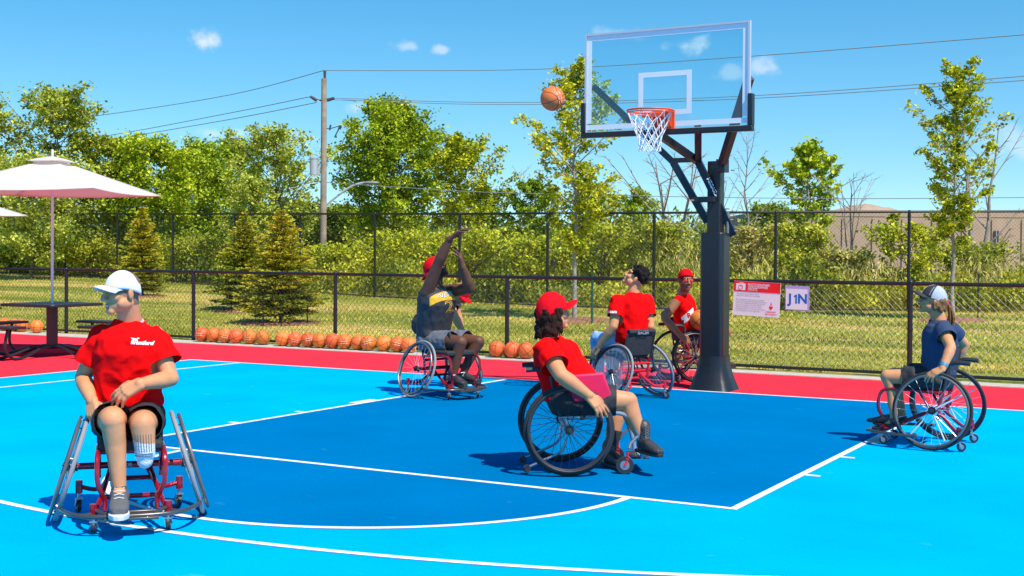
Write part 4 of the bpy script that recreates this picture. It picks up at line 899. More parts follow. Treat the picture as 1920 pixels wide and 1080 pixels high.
def wheel(root, side, R, T, cam, tyre, hrim, spokes=24, axle_y=0.0, guard=False, crossbars=False, tr=.0125, spm=None, hubc=None):
    c = radians(cam); cx = side * (T / 2 - R * sin(c)); M = Matrix.Translation((cx, axle_y, R * cos(c) + .012)) @ Matrix.Rotation(-side * c, 4, 'Y')
    # local wheel axis = X ; outward = side
    m = MB(); m.ring((0, 0, 0), (1, 0, 0), R - tr * 2.1, tr * .72, 48, 8)
    m.tube([(-.035, 0, 0), (.035, 0, 0)], .018, 12); m.tube([(side * .02, 0, 0), (side * .05, 0, 0)], .010, 8); m.lathe([(.03, -.022), (.03, -.014), (.012, -.012)], n=12, Z=(1, 0, 0)); m.lathe([(.03, .022), (.03, .014), (.012, .012)], n=12, Z=(1, 0, 0)); m.xf(M)
    w = m.build('wheel', hubc or RIMB, root)
    m = MB(); m.ring((0, 0, 0), (1, 0, 0), R - tr, tr, 56, 10); m.xf(M); m.build('tyre', tyre, w)
    m = MB()
    for i in range(spokes):
        a = 2 * pi * i / spokes; b = a + (.35 if i % 2 else -.35); sx = .018 if (i // 2) % 2 else -.018
        m.tube([(sx, cos(b) * .028, sin(b) * .028), (0, cos(a) * (R - tr * 2.4), sin(a) * (R - tr * 2.4))], .0015, 4)
    m.xf(M); m.build('spokes', spm or SPK, w)
    hx = side * .034; hr = R - .032
    m = MB(); m.ring((hx, 0, 0), (1, 0, 0), hr, .0095, 48, 8)
    for i in range(6): a = 2 * pi * i / 6 + .3; m.tube([(hx, cos(a) * hr, sin(a) * hr), (side * .004, cos(a) * (R - tr * 2.2), sin(a) * (R - tr * 2.2))], .004, 5)
    m.xf(M); m.build('hand_rim', hrim, w)
    if guard:
        m = MB(); m.lathe([(.03, .0), (R * .84, .0)], n=40, Z=(1, 0, 0)); m.xf(M @ Matrix.Translation((side * .012, 0, 0))); m.build('spoke_guard', guard, w)
    if crossbars:
        m = MB()
        for a, l in crossbars: m.tube([(side * .012, cos(a) * .03, sin(a) * .03), (side * .008, cos(a) * l, sin(a) * l)], .006, 6)
        m.xf(M); m.build('cross_spoke', WHTP, w)
    return w
def caster(root, p, r, fork, tyre=CASTW, ang=0.0, wd=.02, stem=.06):
    p = Vector(p); d = Vector((sin(ang), cos(ang), 0)); ax = Vector((d.y, -d.x, 0)); top = p + Vector((0, 0, r + stem + .012)); c = p + Vector((0, 0, r + .012)) - d * .018
    m = MB()
    for s in (-1, 1): m.beam(c + ax * s * (wd * .5 + .006), top + ax * s * (wd * .5 + .004) - Vector((0, 0, .012)), .005, .016, up=d)
    m.box(top - Vector((0, 0, .008)), (wd + .02, .022, .008), ax, d, (0, 0, 1)); m.tube([top - Vector((0, 0, .01)), top + Vector((0, 0, .035))], .009, 8); m.tube([c - ax * (wd * .5 + .01), c + ax * (wd * .5 + .01)], .005, 6)
    f = m.build('caster', fork, root)
    m = MB(); m.tube([c - ax * wd * .5, c + ax * wd * .5], r, 20); m.ring(c, ax, r - wd * .3, wd * .42, 24, 6); m.build('caster_tyre', tyre, f); m = MB(); m.tube([c - ax * (wd * .5 + .002), c + ax * (wd * .5 + .002)], r * .55, 12); m.build('caster_hub', SIL, f)
def chair(base, fwd, lab, o):
    rz = atan2(-fwd.x, fwd.y); r = empty('wheelchair', (base.x, base.y, .012 if True else 0), rz); tag(r, lab, 'wheelchair', 'wheelchairs on the court')
    r.location.z = -.006
    R = o.get('R', .30); T_ = o.get('T', .74); cam_ = o.get('camber', 15); P = o['paint']; zs = o.get('seat', .44); c = radians(cam_); inw = T_ / 2 - R * sin(c); ah = R * cos(c) + .012
    for s in (-1, 1): wheel(r, s, R, T_, cam_, o.get('tyre', TYG), o.get('hrim', HRM), guard=o.get('guard', False), crossbars=o.get('cross', False), spm=o.get('spm'), spokes=o.get('spokes', 24), tr=o.get('tr', .0125), hubc=o.get('hubc'))
    sw = o.get('sw', .19); fy = o.get('fy', .44); kind = o.get('kind', 'sport'); tr_ = .0135
    m = MB()
    m.tube([(-inw + .03, 0, ah), (inw - .03, 0, ah)], .019, 12)
    if kind == 'sport':
        for s in (-1, 1):
            m.tube(smoothpts([(s * sw, -.06, zs - .05), (s * sw, .12, zs - .035), (s * sw, .34, zs - .03), (s * sw * 1.02, .415, zs - .07), (s * sw * 1.0, .43, zs - .18), (s * sw * .80, .40, zs - .27), (s * sw * .80, .40, .13)], 5), tr_, 10)
            m.tube([(s * sw, -.04, zs - .05), (s * sw, -.02, ah - .07)], tr_, 8); m.tube([(s * sw, .12, zs - .04), (s * sw, .04, ah)], tr_ * .9, 8)
            m.tube(smoothpts([(s * .10, -.0, ah), (s * .13, .16, ah - .08), (s * .17, .36, .135), (s * .185, .40, .13)], 4), tr_, 8)
            m.tube([(s * .185, .40, .10), (s * .185, .40, .165)], .021, 10)
            m.tube(smoothpts([(s * .09, 0, ah - .02), (s * .16, -.14, .15), (s * .265, -.19, .155)], 4), tr_ * .95, 8); m.tube([(s * .27, -.19, .12), (s * .27, -.19, .19)], .02, 10)
        m.tube([(-sw * .8, .0, ah - .075), (sw * .8, .0, ah - .075)], tr_, 8); m.tube([(-sw, .30, zs - .035), (sw, .30, zs - .035)], tr_ * .9, 8); m.tube([(-sw, -.04, zs - .09), (sw, -.04, zs - .09)], tr_, 8)
        m.tube([(-.16, .24, ah - .13), (.16, .24, ah - .13)], tr_, 8)
    else:
        for s in (-1, 1):
            m.tube(smoothpts([(s * sw, -.06, zs - .07), (s * sw, .14, zs - .06), (s * sw, .30, zs - .035), (s * sw, .40, zs - .06), (s * sw, .465, zs - .16), (s * sw * .9, .50, .17), (s * sw * .85, .505, .11)], 5), .0155, 10)
            m.tube([(s * sw, -.02, zs - .07), (s * sw, 0, ah)], .016, 8); m.tube(smoothpts([(s * sw, .0, ah), (s * sw, -.03, .17), (s * sw, -.16, .10), (s * sw, -.26, .055)], 4), .009, 8)
            m.tube([(s * sw, .47, zs - .19), (s * (sw + .01), .42, .21), (s * (sw + .02), .41, .18)], .012, 8)
        m.tube([(-sw, .02, zs - .075), (sw, .02, zs - .075)], .012, 8); m.tube([(-sw * .85, .505, .11), (sw * .85, .505, .11)], .010, 8)
    m.build('frame', P, r)
    if kind == 'sport':
        m = MB(); bz = .115
        if o.get('bumper', True):
            m.tube(smoothpts([(-.36, .10, bz), (-.35, .26, bz), (-.26, .44, bz), (-.12, .50, bz), (.12, .50, bz), (.26, .44, bz), (.35, .26, bz), (.36, .10, bz)], 6), .0125, 10)
            for s in (-1, 1): m.tube([(s * .185, .40, bz), (s * .24, .45, bz)], .011, 8); m.tube([(s * .185, .40, bz + .02), (s * .10, .50, bz)], .010, 8)
        m.box((0, .46, bz - .012), (.27, .15, .014)); m.tube([(-.14, .40, bz), (.14, .40, bz)], .010, 8); m.build('bumper', o.get('bump', BUMPM), r, bevel=.002)
        for s in (-1, 1): caster(r, (s * .185, .40, 0), .034, SIL, ang=o.get('ca', 0.2), stem=.035)
        for s in (-1, 1): caster(r, (s * .27, -.19, 0), .034, SIL, ang=-.3, stem=.05)
    else:
        m = MB(); m.box((0, .50, .105), (.28, .12, .012)); m.build('footplate', CASTW, r, bevel=.003)
        for s in (-1, 1): caster(r, (s * (sw + .025), .40, 0), .058, REDL, ang=.15, stem=.05, wd=.024)
        m = MB(); m.tube([(-sw - .01, -.27, .045), (-sw + .015, -.27, .045)], .026, 14); m.tube([(sw - .015, -.27, .045), (sw + .01, -.27, .045)], .026, 14); m.build('anti_tip_wheel', CASTW, r)
    m = MB(); m.box((0, .16, zs - .005), (2 * sw - .01, .40, .055)); m.build('seat_cushion', CUSH, r, bevel=.018)
    bh = o.get('back', .30); bw = sw - .01; lean_ = o.get('lean', -.04); m = MB(); by = -.06; z0 = zs + .0
    rings = []
    for t in np.linspace(0, 1, 6): rings.append((Vector((0, by + lean_ * t - .0, z0 + bh * t)), Vector((bw * (1 if t < .95 else .94), 0, 0)), Vector((0, .020, 0))))
    m.loft(rings, 20, 5); m.build('backrest', CUSH, r, auto=50)
    for s in (-1, 1):
      m = MB(); m.tube([(s * sw, -.05, zs - .06), (s * sw, by + lean_ - .012, z0 + bh - .02)], .011, 8)
      if o.get('pushbar', False): m.tube(smoothpts([(s * sw, by + lean_ - .01, z0 + bh - .10), (s * sw, by + lean_ - .05, z0 + bh - .085), (s * sw, by + lean_ - .15, z0 + bh - .09)], 3), .018, 8)
      m.build('back_cane', o.get('cane', CASTW), r)
    if o.get('roll', False): m = MB(); m.tube([(-bw, by + lean_ - .012, z0 + bh), (bw, by + lean_ - .012, z0 + bh)], .026, 12); m.build('back_roll', CUSH, r)
    if o.get('sideguard', False):
        for s in (-1, 1): m = MB(); m.box((s * (sw + .012), .12, zs + .02), (.008, .34, .13)); m.build('side_guard', CUSH, r, bevel=.003)
    m = MB()
    for t in o.get('straps', []): m.box(t[0], t[1])
    if o.get('straps'): m.build('strap', CUSH, r)
    return r
def gp(lat, dep): return Vector((CAM.x, CAM.y, 0)) + RH * lat + FH * dep
# bases and headings
CA = gp(-2.085, 6.95); FA = DIR(.30, -.954); CB = gp(-.735, 13.12); FB = DIR(.64, -.77); CC = gp(.365, 8.62); FC = DIR(.995, .06)
CDp = gp(1.236, 12.93); FD = DIR(-.62, .785); CE = gp(2.03, 14.9); FE = DIR(.95, .31); CF = gp(3.33, 9.85); FF_ = DIR(-.87, .49)
chA = chair(CA, FA, 'red framed sports wheelchair under the man in the white cap, facing the camera', dict(paint=REDP, camber=17, T=.78, R=.30, seat=.455, back=.22, sw=.165, fy=.4, tyre=TYG, hrim=HRM, tr=.0125))
m = MB(); add_text(m, 'QUICKIE', (.045, .0205, .2985), (-1, 0, 0), (0, 0, 1), .028, bold=.02); m.build('frame_lettering', SIL, chA, smooth=False)
chB = chair(CB, FB, 'red framed sports wheelchair with grey wheels under the player throwing the ball', dict(paint=REDP, camber=17, T=.76, R=.30, seat=.47, back=.26, sw=.18, tyre=TYG, hrim=HRM, ca=.5))
chC = chair(CC, FC, 'black and silver everyday wheelchair under the woman with the pink bag', dict(paint=SIL, camber=3, T=.60, R=.302, seat=.45, back=.34, sw=.19, kind='day', tyre=TYB, hrim=HRB, tr=.017, pushbar=True, sideguard=True, lean=-.07, spokes=28, spm=RIMB, straps=[((.205, .10, .42), (.012, .03, .10))]))
chD = chair(CDp, FD, 'bright red framed sports wheelchair seen from behind under the bareheaded boy', dict(paint=REDL, camber=17, T=.74, R=.295, seat=.46, back=.24, sw=.19, tyre=TYG, hrim=HRB, roll=True, lean=-.05, guard=CLEAR))
m = MB(); add_text(m, 'RACER', (0, -.148, .69), (1, 0, 0), (0, .1, 1), .05, bold=.03, shear=.3); m.build('back_lettering', SIL, chD, smooth=False)
chE = chair(CE, FE, 'dark red sports wheelchair partly hidden behind the hoop post', dict(paint=REDP, camber=13, T=.72, R=.30, seat=.47, back=.28, sw=.18, tyre=TYB, hrim=HRB, pushbar=True, ca=1.2))
chF = chair(CF, FF_, 'dark red sports wheelchair under the girl in the mesh cap', dict(paint=REDP, camber=8, T=.68, R=.298, seat=.475, back=.28, sw=.18, tyre=TYB, hrim=HRM, pushbar=True, ca=.3, cross=[(2.6, .25), (-.9, .25), (-2.0, .24), (.4, .1)]))

# ------------------------------------------------------------------ people
def prep(J): return {k: S(*v) for k, v in J.items()}
SKIN_L, SKIN_D, SKIN_M = (.67, .285, .13), (.14, .055, .030), (.38, .16, .075)
SKM = mat('skin', (1, 1, 1), .5, spec=.3, sss=.22, vcol='tint', var=.06, vscale=14, bump=.12, bscale=160)
def frame_of(J):
    up = (J['nk'] - J['wa']).normalized(); rt = (J['sR'] - J['sL']); rt = (rt - up * rt.dot(up)).normalized(); fw = up.cross(rt).normalized(); return rt, fw, up
def headM(J, look, tilt=0.0, up=(0, 0, 1)):
    f = Vector(look).normalized(); u = Vector(up); rt = f.cross(u).normalized(); u = rt.cross(f).normalized()
    if tilt: q_ = Matrix.Rotation(tilt, 3, f); rt = q_ @ rt; u = q_ @ u
    return Matrix(((rt.x, f.x, u.x, J['hd'].x), (rt.y, f.y, u.y, J['hd'].y), (rt.z, f.z, u.z, J['hd'].z), (0, 0, 0, 1)))
def head_geo(mb, H, k=1.0):
    h = MB(); e = h.ell; e((0, -.012, .032), (.074, .094, .088)); e((0, .022, -.03), (.058, .068, .075)); e((0, .045, -.055), (.045, .048, .048)); h.rc((-.012, .074, -.093), (.012, .074, -.093), .019, .019)
    for s in (-1, 1):
        e((s * .036, .055, -.018), (.027, .030, .026)); h.rc((s * .012, .088, .036), (s * .045, .070, .034), .012, .011); e((s * .05, .01, -.055), (.022, .045, .03))
        e((s * .078, -.014, -.006), (.009, .019, .031), Matrix.Rotation(s * -.35, 3, 'Z')); e((s * .016, .098, -.030), (.0095, .012, .009))
    h.rc((0, .092, .020), (0, .110, -.022), .0095, .0145); h.ell((0, .106, -.026), (.015, .014, .012))
    h.rc((-.020, .086, -.058), (.020, .086, -.058), .0085, .0085); h.rc((-.015, .085, -.071), (.015, .085, -.071), .009, .009)
    h.xf(H @ Matrix.Scale(k, 4)); mb.add(h.v, h.f)
def hand_geo(mb, w, d, n, right, curl=.5, spread=.12, k=1.0, point=False):
    d = Vector(d).normalized(); n = Vector(n); n = (n - d * n.dot(d)).normalized(); t = n.cross(d) * (1 if right else -1)
    kn = []; L = [.046, .052, .047, .037]
    for i, (sx, sd) in enumerate(((.030, .082), (.010, .088), (-.011, .085), (-.030, .076))): kn.append(w + (d * sd + t * sx) * k)
    for i in range(4): mb.rc(w + t * (.018 - .012 * i) * k, kn[i], .0205 * k, .0145 * k)
    mb.rc(kn[0], kn[3], .0125 * k, .011 * k)
    for i in range(4):
        c = curl * (1 + .12 * i); p = kn[i]; dd = (d + t * (spread * (1.5 - i))).normalized(); r_ = .0112 * k
        if point and i == 0: c = .15
        for j, s in enumerate((1, .68, .55)):
            c_ = c * (.75, .95, .6)[j]; ax = dd.cross(n); dd = (Matrix.Rotation(-c_, 3, dd.cross(-n)) @ dd).normalized() if False else (dd * cos(c_) - n * sin(c_)).normalized(); n2 = (n * cos(c_) + dd * 0).normalized()
            q_ = p + dd * L[i] * s * k; mb.rc(p, q_, r_, r_ * .92, n=10); p = q_; r_ *= .92
            n_ = n
    b = w + (d * .022 + t * .022 - n * .004) * k; m1 = b + (t * .75 + d * .65 - n * .3).normalized() * .042 * k; m2 = m1 + (t * .35 + d * .85 - n * .45).normalized() * .034 * k; m3 = m2 + (d * .9 - n * .4).normalized() * .024 * k
    mb.rc(b, m1, .016 * k, .0118 * k); mb.rc(m1, m2, .0118 * k, .0105 * k); mb.rc(m2, m3, .0105 * k, .009 * k)
def limb(mb, a, b, r0, rm, r1, tm=.35, off=None):
    mid = a.lerp(b, tm) + (off or Vector((0, 0, 0))); mb.rc(a, mid, r0, rm); mb.rc(mid, b, rm, r1)
def fold(scale, amp, st=(1, 1, 1), seed=0.0):
    def f(c):
        p = Vector((c.x * st[0] * scale, c.y * st[1] * scale, c.z * st[2] * scale + seed)); v = noise.noise(p); w = noise.noise(p * 2.3)
        return amp * 1.35 * ((1 - abs(v) * 2.4) * .8 + w * .6)
    return f
def torso_rings(J, g=0.0, bulk=1.0, belly=0.0, lo=-.06, hi=True, chest=1.0):
    rt, fw, up = frame_of(J); H = (J['hR'] + J['hL']) / 2; sw = (J['sR'] - J['sL']).length / 2; hr = (J['hR'] - J['hL']); hr = (hr - up * hr.dot(up)).normalized(); hf = up.cross(hr)
    R_ = []
    def ring(c, A, a, b, f=fw): R_.append((c, A * (a * bulk + g), f * (b * bulk + g)))
    if lo < 0: ring(H + up * lo, hr, .115, .085, hf)
    ring(H + up * .02, hr, .160, .112, hf); ring(H.lerp(J['wa'], .6) + fw * belly * .6, (rt + hr).normalized(), .155, .112 + belly * .6)
    ring(J['wa'] + fw * belly, rt, .142, .105 + belly * .8); ring(J['wa'].lerp(J['ch'], .55) + fw * belly * .5, rt, .148 * chest, .110 + belly * .3); ring(J['ch'] + fw * .005, rt, .158 * chest, .118)
    ring(J['ch'].lerp(J['nk'], .45), rt, min(.165, sw * .95) * chest, .108); ring(J['ch'].lerp(J['nk'], .72) - fw * .01, rt, sw * .82, .085); ring(J['nk'] - up * .035 - fw * .012, rt, sw * .52, .066)
    ring(J['nk'] - up * .008 - fw * .008, rt, .062, .056)
    return R_
def cap_geo(root, H, m_, brimm=None, back=False, k=1.0, tiltb=.0, crown=1.0, mesh_back=None, band=None):
    M = H @ Matrix.Translation((0, -.010, .030)) @ Matrix.Rotation(radians(8), 4, 'X') @ Matrix.Scale(k, 4)
    if back: M = H @ Matrix.Translation((0, -.016, .044)) @ Matrix.Rotation(radians(10), 4, 'X') @ Matrix.Scale(k, 4) @ Matrix.Rotation(pi, 4, 'Z')
    base = root.location; Mo = Matrix.Translation(-base) @ M
    mb = MB(); n = 36; rows = 12; vs = []
    for j in range(rows + 1):
        t = j / rows * pi / 2; rr = cos(t) ** .8; z = sin(t) * .094 * crown
        for i in range(n):
            a = 2 * pi * i / n; x = cos(a) * .083 * rr; y = sin(a) * .103 * rr; z0 = -.012 + (.016 if back else -.030) * max(0, -sin(a)) + (.012 if sin(a) > .2 else 0) * 0
            seam = 1 - .010 * max(0, 1 - abs(((a * 3 / pi) % 1) - .5) * 16 if False else 0)
            wv = 1 + .028 * noise.noise(Vector((x * 28, y * 28, z * 28 + k * 9))) + .012 * noise.noise(Vector((x * 70, y * 70, z * 70))); vs.append((x * wv, y * wv, (z + z0 * (1 - j / rows)) * (1 if j < 3 else wv)))
    fs = [(j * n + i, j * n + (i + 1) % n, (j + 1) * n + (i + 1) % n, (j + 1) * n + i) for j in range(rows) for i in range(n)]
    fr = [f for f in fs]
    if mesh_back:
        A = []; B = []
        for f in fs:
            i = f[0] % n; a = 2 * pi * (i + .5) / n; (A if sin(a) > .25 and abs(cos(a)) < .95 else B).append(f)
        mb.add(vs, A); c = mb.build('cap', m_, root, auto=180); c.data.transform(Mo); mb2 = MB(); mb2.add(vs, B); c2 = mb2.build('mesh_panel', mesh_back, c, auto=180); c2.data.transform(Mo)
    else:
        mb.add(vs, fs); c = mb.build('cap', m_, root, auto=180); c.data.transform(Mo)
    s = c.modifiers.new('s', 'SOLIDIFY'); s.thickness = .0025; s.offset = 1
    b = MB(); b.ell((0, 0, .093 * crown), (.007, .007, .004), n=8, m=5); o = b.build('cap_button', m_, c); o.data.transform(Mo)
    b = MB()
    for i in range(6):
        a = pi / 6 + i * pi / 3; pts = []
        for j in range(1, rows + 1): t = j / rows * pi / 2; rr = cos(t) ** .8; pts.append((cos(a) * .0855 * rr, sin(a) * .1055 * rr, sin(t) * .0955 * crown - .012 * (1 - j / rows) - .03 * max(0, -sin(a)) * (1 - j / rows)))
        b.tube(pts, .0012, 4)
    o = b.build('cap_seam', band or m_, c); o.data.transform(Mo)
    b = MB(); nb_ = 18; vs = []; rowsb = 6
    for j in range(rowsb + 1):
        u = j / rowsb
        for i in range(nb_ + 1):
            a = pi * (.12 + .76 * i / nb_); ca, sa = cos(a), sin(a); x = ca * (.083 + .004 * u); y = sa * .101 + u * (.075 * max(0, sa) ** .55); z = -.012 - .028 * (ca / .93) ** 2 * (.35 + .65 * u) + .006 * sin(u * pi) - tiltb * u
            vs.append((x, y, z + .014 * max(0, sa) * (1 - u * .6)))
    b.add(vs, [(j * (nb_ + 1) + i, j * (nb_ + 1) + i + 1, (j + 1) * (nb_ + 1) + i + 1, (j + 1) * (nb_ + 1) + i) for j in range(rowsb) for i in range(nb_)])
    o = b.build('brim', brimm or m_, c, auto=180); o.data.transform(Mo); s = o.modifiers.new('s', 'SOLIDIFY'); s.thickness = .0035
    return c, M
SNKL = mat('lace_grey', (.12, .12, .12), .8)
def shoe(root, ank, toe, m_, sole, up=Vector((0, 0, 1)), high=.0, k=1.0):
    d = (toe - ank); d = (d - up * d.dot(up)).normalized(); side = d.cross(up).normalized(); gz_ = min(ank.z, toe.z); heel = ank - d * .045 * k - up * .055 * k; base = root.location; m = MB()
    rings = [(heel + up * .02, side * .028, up * .03), (heel + d * .02 + up * .028, side * .036, up * .045), (heel + d * .07 + up * .03, side * .038, up * .05), (heel + d * .13 + up * .022, side * .041, up * .042), (heel + d * .19 + up * .010, side * .046, up * .030), (heel + d * .235 + up * .004, side * .042, up * .024), (heel + d * .262 + up * .0, side * .028, up * .016)]
    m.loft([(c, a * k, b * k) for c, a, b in rings], 20, 2.4)
    m.rc(ank - up * .02, ank + up * (.0 + high), .046 * k, (.040 if high < .02 else .052) * k)
    o = organic('shoe', m, m_, root, .005, 3, loc=base)
    s = MB(); pts = [(-.03, .0), (-.022, .03), (.03, .037), (.12, .040), (.19, .047), (.24, .042), (.275, .022), (.283, 0), (.275, -.022), (.24, -.042), (.19, -.047), (.12, -.040), (.03, -.037), (-.022, -.03)]
    n = len(pts); vs = []
    for z in (-.034, -.012):
        for x, y in pts: vs.append(heel - base + d * (x * k) + side * (y * k) + up * z * k)
    s.add(vs, [tuple(range(n))[::-1], tuple(range(n, 2 * n))] + [(i, (i + 1) % n, n + (i + 1) % n, n + i) for i in range(n)]); s.build('sole', sole, o, bevel=.003)
    l = MB()
    for i in range(4):
        c = heel + d * (.075 + .028 * i) * k + up * (.078 - .011 * i) * k - base; l.tube([c - side * .022 * k, c + up * .006, c + side * .022 * k], .0028, 5)
    for i in range(int(high * 60)):
        for s_ in (-1, 1): c = ank - base + up * (.01 + i * .018) + d * .049 * k; l.tube([c + side * .018 * s_, c - side * .018 * s_ + up * .016], .003, 5)
    l.build('lace', sole if high < .02 else SNKL, o)
    return o
def decal(name, body, target, root, org, X, Z, size, m_, ray_d, bold=.02, shear=0, eps=.002, geo=None):
    """lettering laid on the cloth: each point of the letters dropped along ray_d on the garment"""
    vs = [v.co + root.location for v in target.data.vertices]; bv = BVHTree.FromPolygons(vs, [tuple(p.vertices) for p in target.data.polygons])
    mb = MB()
    if geo: mb.add([Vector(org) + Vector(X) * x * size + Vector(Z) * y * size for x, y in geo[0]], geo[1])
    else: add_text(mb, body, org, X, Z, size, bold=bold, shear=shear)
    me = mb.mesh(name); bm = bmesh.new(); bm.from_mesh(me)
    bmesh.ops.triangulate(bm, faces=bm.faces)
    for _ in range(3):
        ed = [e for e in bm.edges if e.calc_length() > .014]
        if not ed: break
        bmesh.ops.subdivide_edges(bm, edges=ed, cuts=1, use_grid_fill=False); bmesh.ops.triangulate(bm, faces=bm.faces)
    ray_d = Vector(ray_d).normalized(); kill = []
    for v in bm.verts:
        h = bv.ray_cast(v.co - ray_d * .25, ray_d)
        if h[0] is None: kill.append(v)
        else: v.co = h[0] - ray_d * eps
    bmesh.ops.delete(bm, geom=kill, context='VERTS'); bm.to_mesh(me); bm.free(); me.transform(Matrix.Translation(-root.location)); me.materials.append(m_)
    o = bpy.data.objects.new(name, me); COL.objects.link(o); o.parent = target; return o
SH_RED = mat('shirt_red', (.96, .003, .004), .9, spec=.08, bump=.35, bscale=16, sheen=.0); SH_BLK = mat('jersey_black', (.030, .028, .032), .7, bump=.3, bscale=16); SH_NAVY = mat('shirt_navy', (.042, .064, .125), .9, spec=.1, bump=.35, bscale=18); SHO_BLK = mat('shorts_black', (.022, .021, .024), .75, bump=.4, bscale=18); SHO_GRY = mat('shorts_grey', (.13, .13, .15), .75, bump=.4, bscale=18)
JEANS = mat('jeans_blue', (.28, .43, .66), .85, bump=.5, bscale=26, var=.22, vscale=12); WHC = mat('cap_white', (.72, .70, .69), .9, spec=.1, bump=.15, bscale=60); RDC = mat('cap_red', (.80, .004, .012), .85, spec=.12, bump=.15, bscale=60); BKC = mat('cap_black', (.03, .03, .035), .8); MESHW = mat('cap_mesh', (.55, .56, .60), .85, bump=.6, bscale=260)
SNK = mat('shoe_grey', (.11, .105, .105), .8, bump=.3, bscale=90); SOLW = mat('sole_white', (.62, .62, .62), .6); SOLB = mat('sole_black', (.025, .025, .028), .6); SBLK = mat('shoe_black', (.045, .042, .042), .45, bump=.5, bscale=30, var=.35, vscale=14); SOCKW = mat('sock_white', (.72, .72, .78), .9, bump=.5, bscale=120); SOCKB = mat('sock_black', (.03, .03, .035), .9); PRW = mat('print_white', (.85, .83, .85), .7); PRY = mat('print_yellow', (.78, .40, .015), .7); GRYT = mat('undershirt_grey', (.42, .45, .52), .85)
HAIRD = mat('hair_dark', (.016, .011, .010), .7, spec=.15, bump=.9, bscale=90, bstretch=(1, 1, .25)); HAIRB = mat('hair_brown', (.035, .014, .009), .8, spec=.12, bump=.9, bscale=90, bstretch=(1, 1, .25)); HAIRL = mat('hair_light_brown', (.27, .12, .045), .7, spec=.15, bump=.9, bscale=90, bstretch=(1, 1, .25)); PINK = mat('bag_pink', (.82, .005, .075), .6, bump=.2, bscale=12)
def painter(H, skin, beard=None, brow=(.08, .05, .04), openm=False, hairc=None, hairline=None, wrist=()):
    Hi = H.inverted(); lip = tuple(min(1, c * f) for c, f in zip(skin, (.72, .42, .48)))
    def f(co, nr):
        p = Hi @ co
        if p.y > .03 and abs(p.x) < .075 and -.12 < p.z < .08:
            for s in (-1, 1):
                ex = (p.x - s * .031); ez = p.z - .012
                if p.y > .055 and (ex / .0165) ** 2 + (ez / .0078) ** 2 < 1: return (.03, .02, .015) if abs(ex) < .0065 else (.62, .60, .58)
                if p.y > .05 and abs(ex) < .021 and abs(p.z - .036 + abs(ex) * .25) < .0045: return brow
            if p.y > .07 and abs(p.x) < .026 - abs(p.z + .064) * .6 and -.079 < p.z < -.050:
                if openm and abs(p.z + .0625) < .004 and abs(p.x) < .017: return (.60, .55, .52)
                return lip
            if beard and p.z < -.035 and p.y > .0: return tuple(a * .45 + b * .55 for a, b in zip(skin, beard))
        if beard and abs(p.x) < .09 and -.13 < p.z < -.03 and -.02 < p.y < .12: return tuple(a * .5 + b * .5 for a, b in zip(skin, beard))
        if hairc and (p - Vector((0, -.012, .032))).length < .13 and p.z > .0 and p.y < .055 and not (abs(p.x) > .07 and p.z < .035): return hairc
        if hairc and p.y < -.035 and p.z > -.07 and (p - Vector((0, 0, 0))).length < .13: return hairc
        q = co * 9; k_ = 1 + .10 * noise.noise(q) + .06 * noise.noise(q * 3.1); r_ = .05 * noise.noise(q * 1.7 + Vector((3, 1, 2)))
        return (min(1, skin[0] * k_ * (1 + r_)), skin[1] * k_ * (1 - r_), skin[2] * k_ * (1 - r_))
    return f
def person(lab, base, J, look, skin, o):
    root = empty('person', base); tag(root, lab, 'person', 'people playing wheelchair basketball'); rt, fw, up = frame_of(J); H = headM(J, look, o.get('tilt', 0), o.get('hup', (0, 0, 1))); k = o.get('k', 1.0); hk = o.get('hk', 1.0); bulk = o.get('bulk', 1.0)
    mb = MB(); mb.loft(torso_rings(J, 0, bulk, o.get('belly', 0), chest=o.get('chest', 1.0)), 24)
    nb = H @ Vector((0, -.025, -.055)); mb.rc(J['nk'] - up * .03 - fw * .01, nb, .068 * k, .058 * k); mb.rc(J['nk'] - up * .02 - fw * .02, H @ Vector((0, -.03, -.02)), .056 * k, .056 * k); head_geo(mb, H, hk)
    am = o.get('arm', 1.0)
    for s in ('R', 'L'):
        sh, el, wr = J['s' + s], J['e' + s], J['w' + s]; mb.rc(J['nk'] - up * .06 + (sh - J['nk']) * .25, sh, .042 * k, .050 * am); limb(mb, sh, el, .054 * am, .053 * am, .043 * am, .4); limb(mb, el, wr, .0435 * am, .047 * am, .0295 * am, .28)
        d = (wr - el).normalized(); hd = Vector(o['hand' + s][0]) if o.get('hand' + s) else d; nn = Vector(o['hand' + s][1]) if o.get('hand' + s) else Vector((0, 0, 1)); cu = o['hand' + s][2] if o.get('hand' + s) else .5
        hand_geo(mb, wr, hd, nn, s == 'R', cu, o.get('spread', .12), k * o.get('handk', 1.0))
        h, kn, an = J['h' + s], J['k' + s], J['a' + s]
        dth = (kn - h).normalized(); limb(mb, h, kn, .092 * o.get('leg', 1), .084 * o.get('leg', 1), .064 * k, .45)
        if s in o.get('stump', ''):
            limb(mb, kn, an, .064 * k, .058 * k, .050 * k, .4); continue
        dk = (an - kn); back = dk.cross(rt).normalized(); back = back if back.dot(fw) < 0 else -back; limb(mb, kn, an, .062 * k, .055 * k * o.get('leg', 1), .034 * k, .34, back * .012)
        mb.rc(an, an.lerp(J['t' + s], .6) - Vector((0, 0, .02)), .036 * k, .03 * k)
    body = organic('body', mb, SKM, root, o.get('vox', .0055), 3, .45, loc=root.location, paint=painter(H, skin, o.get('beard'), openm=o.get('open', False), hairc=o.get('hairc'), brow=o.get('brow', (.08, .05, .04))))
    return root, H, rt, fw, up
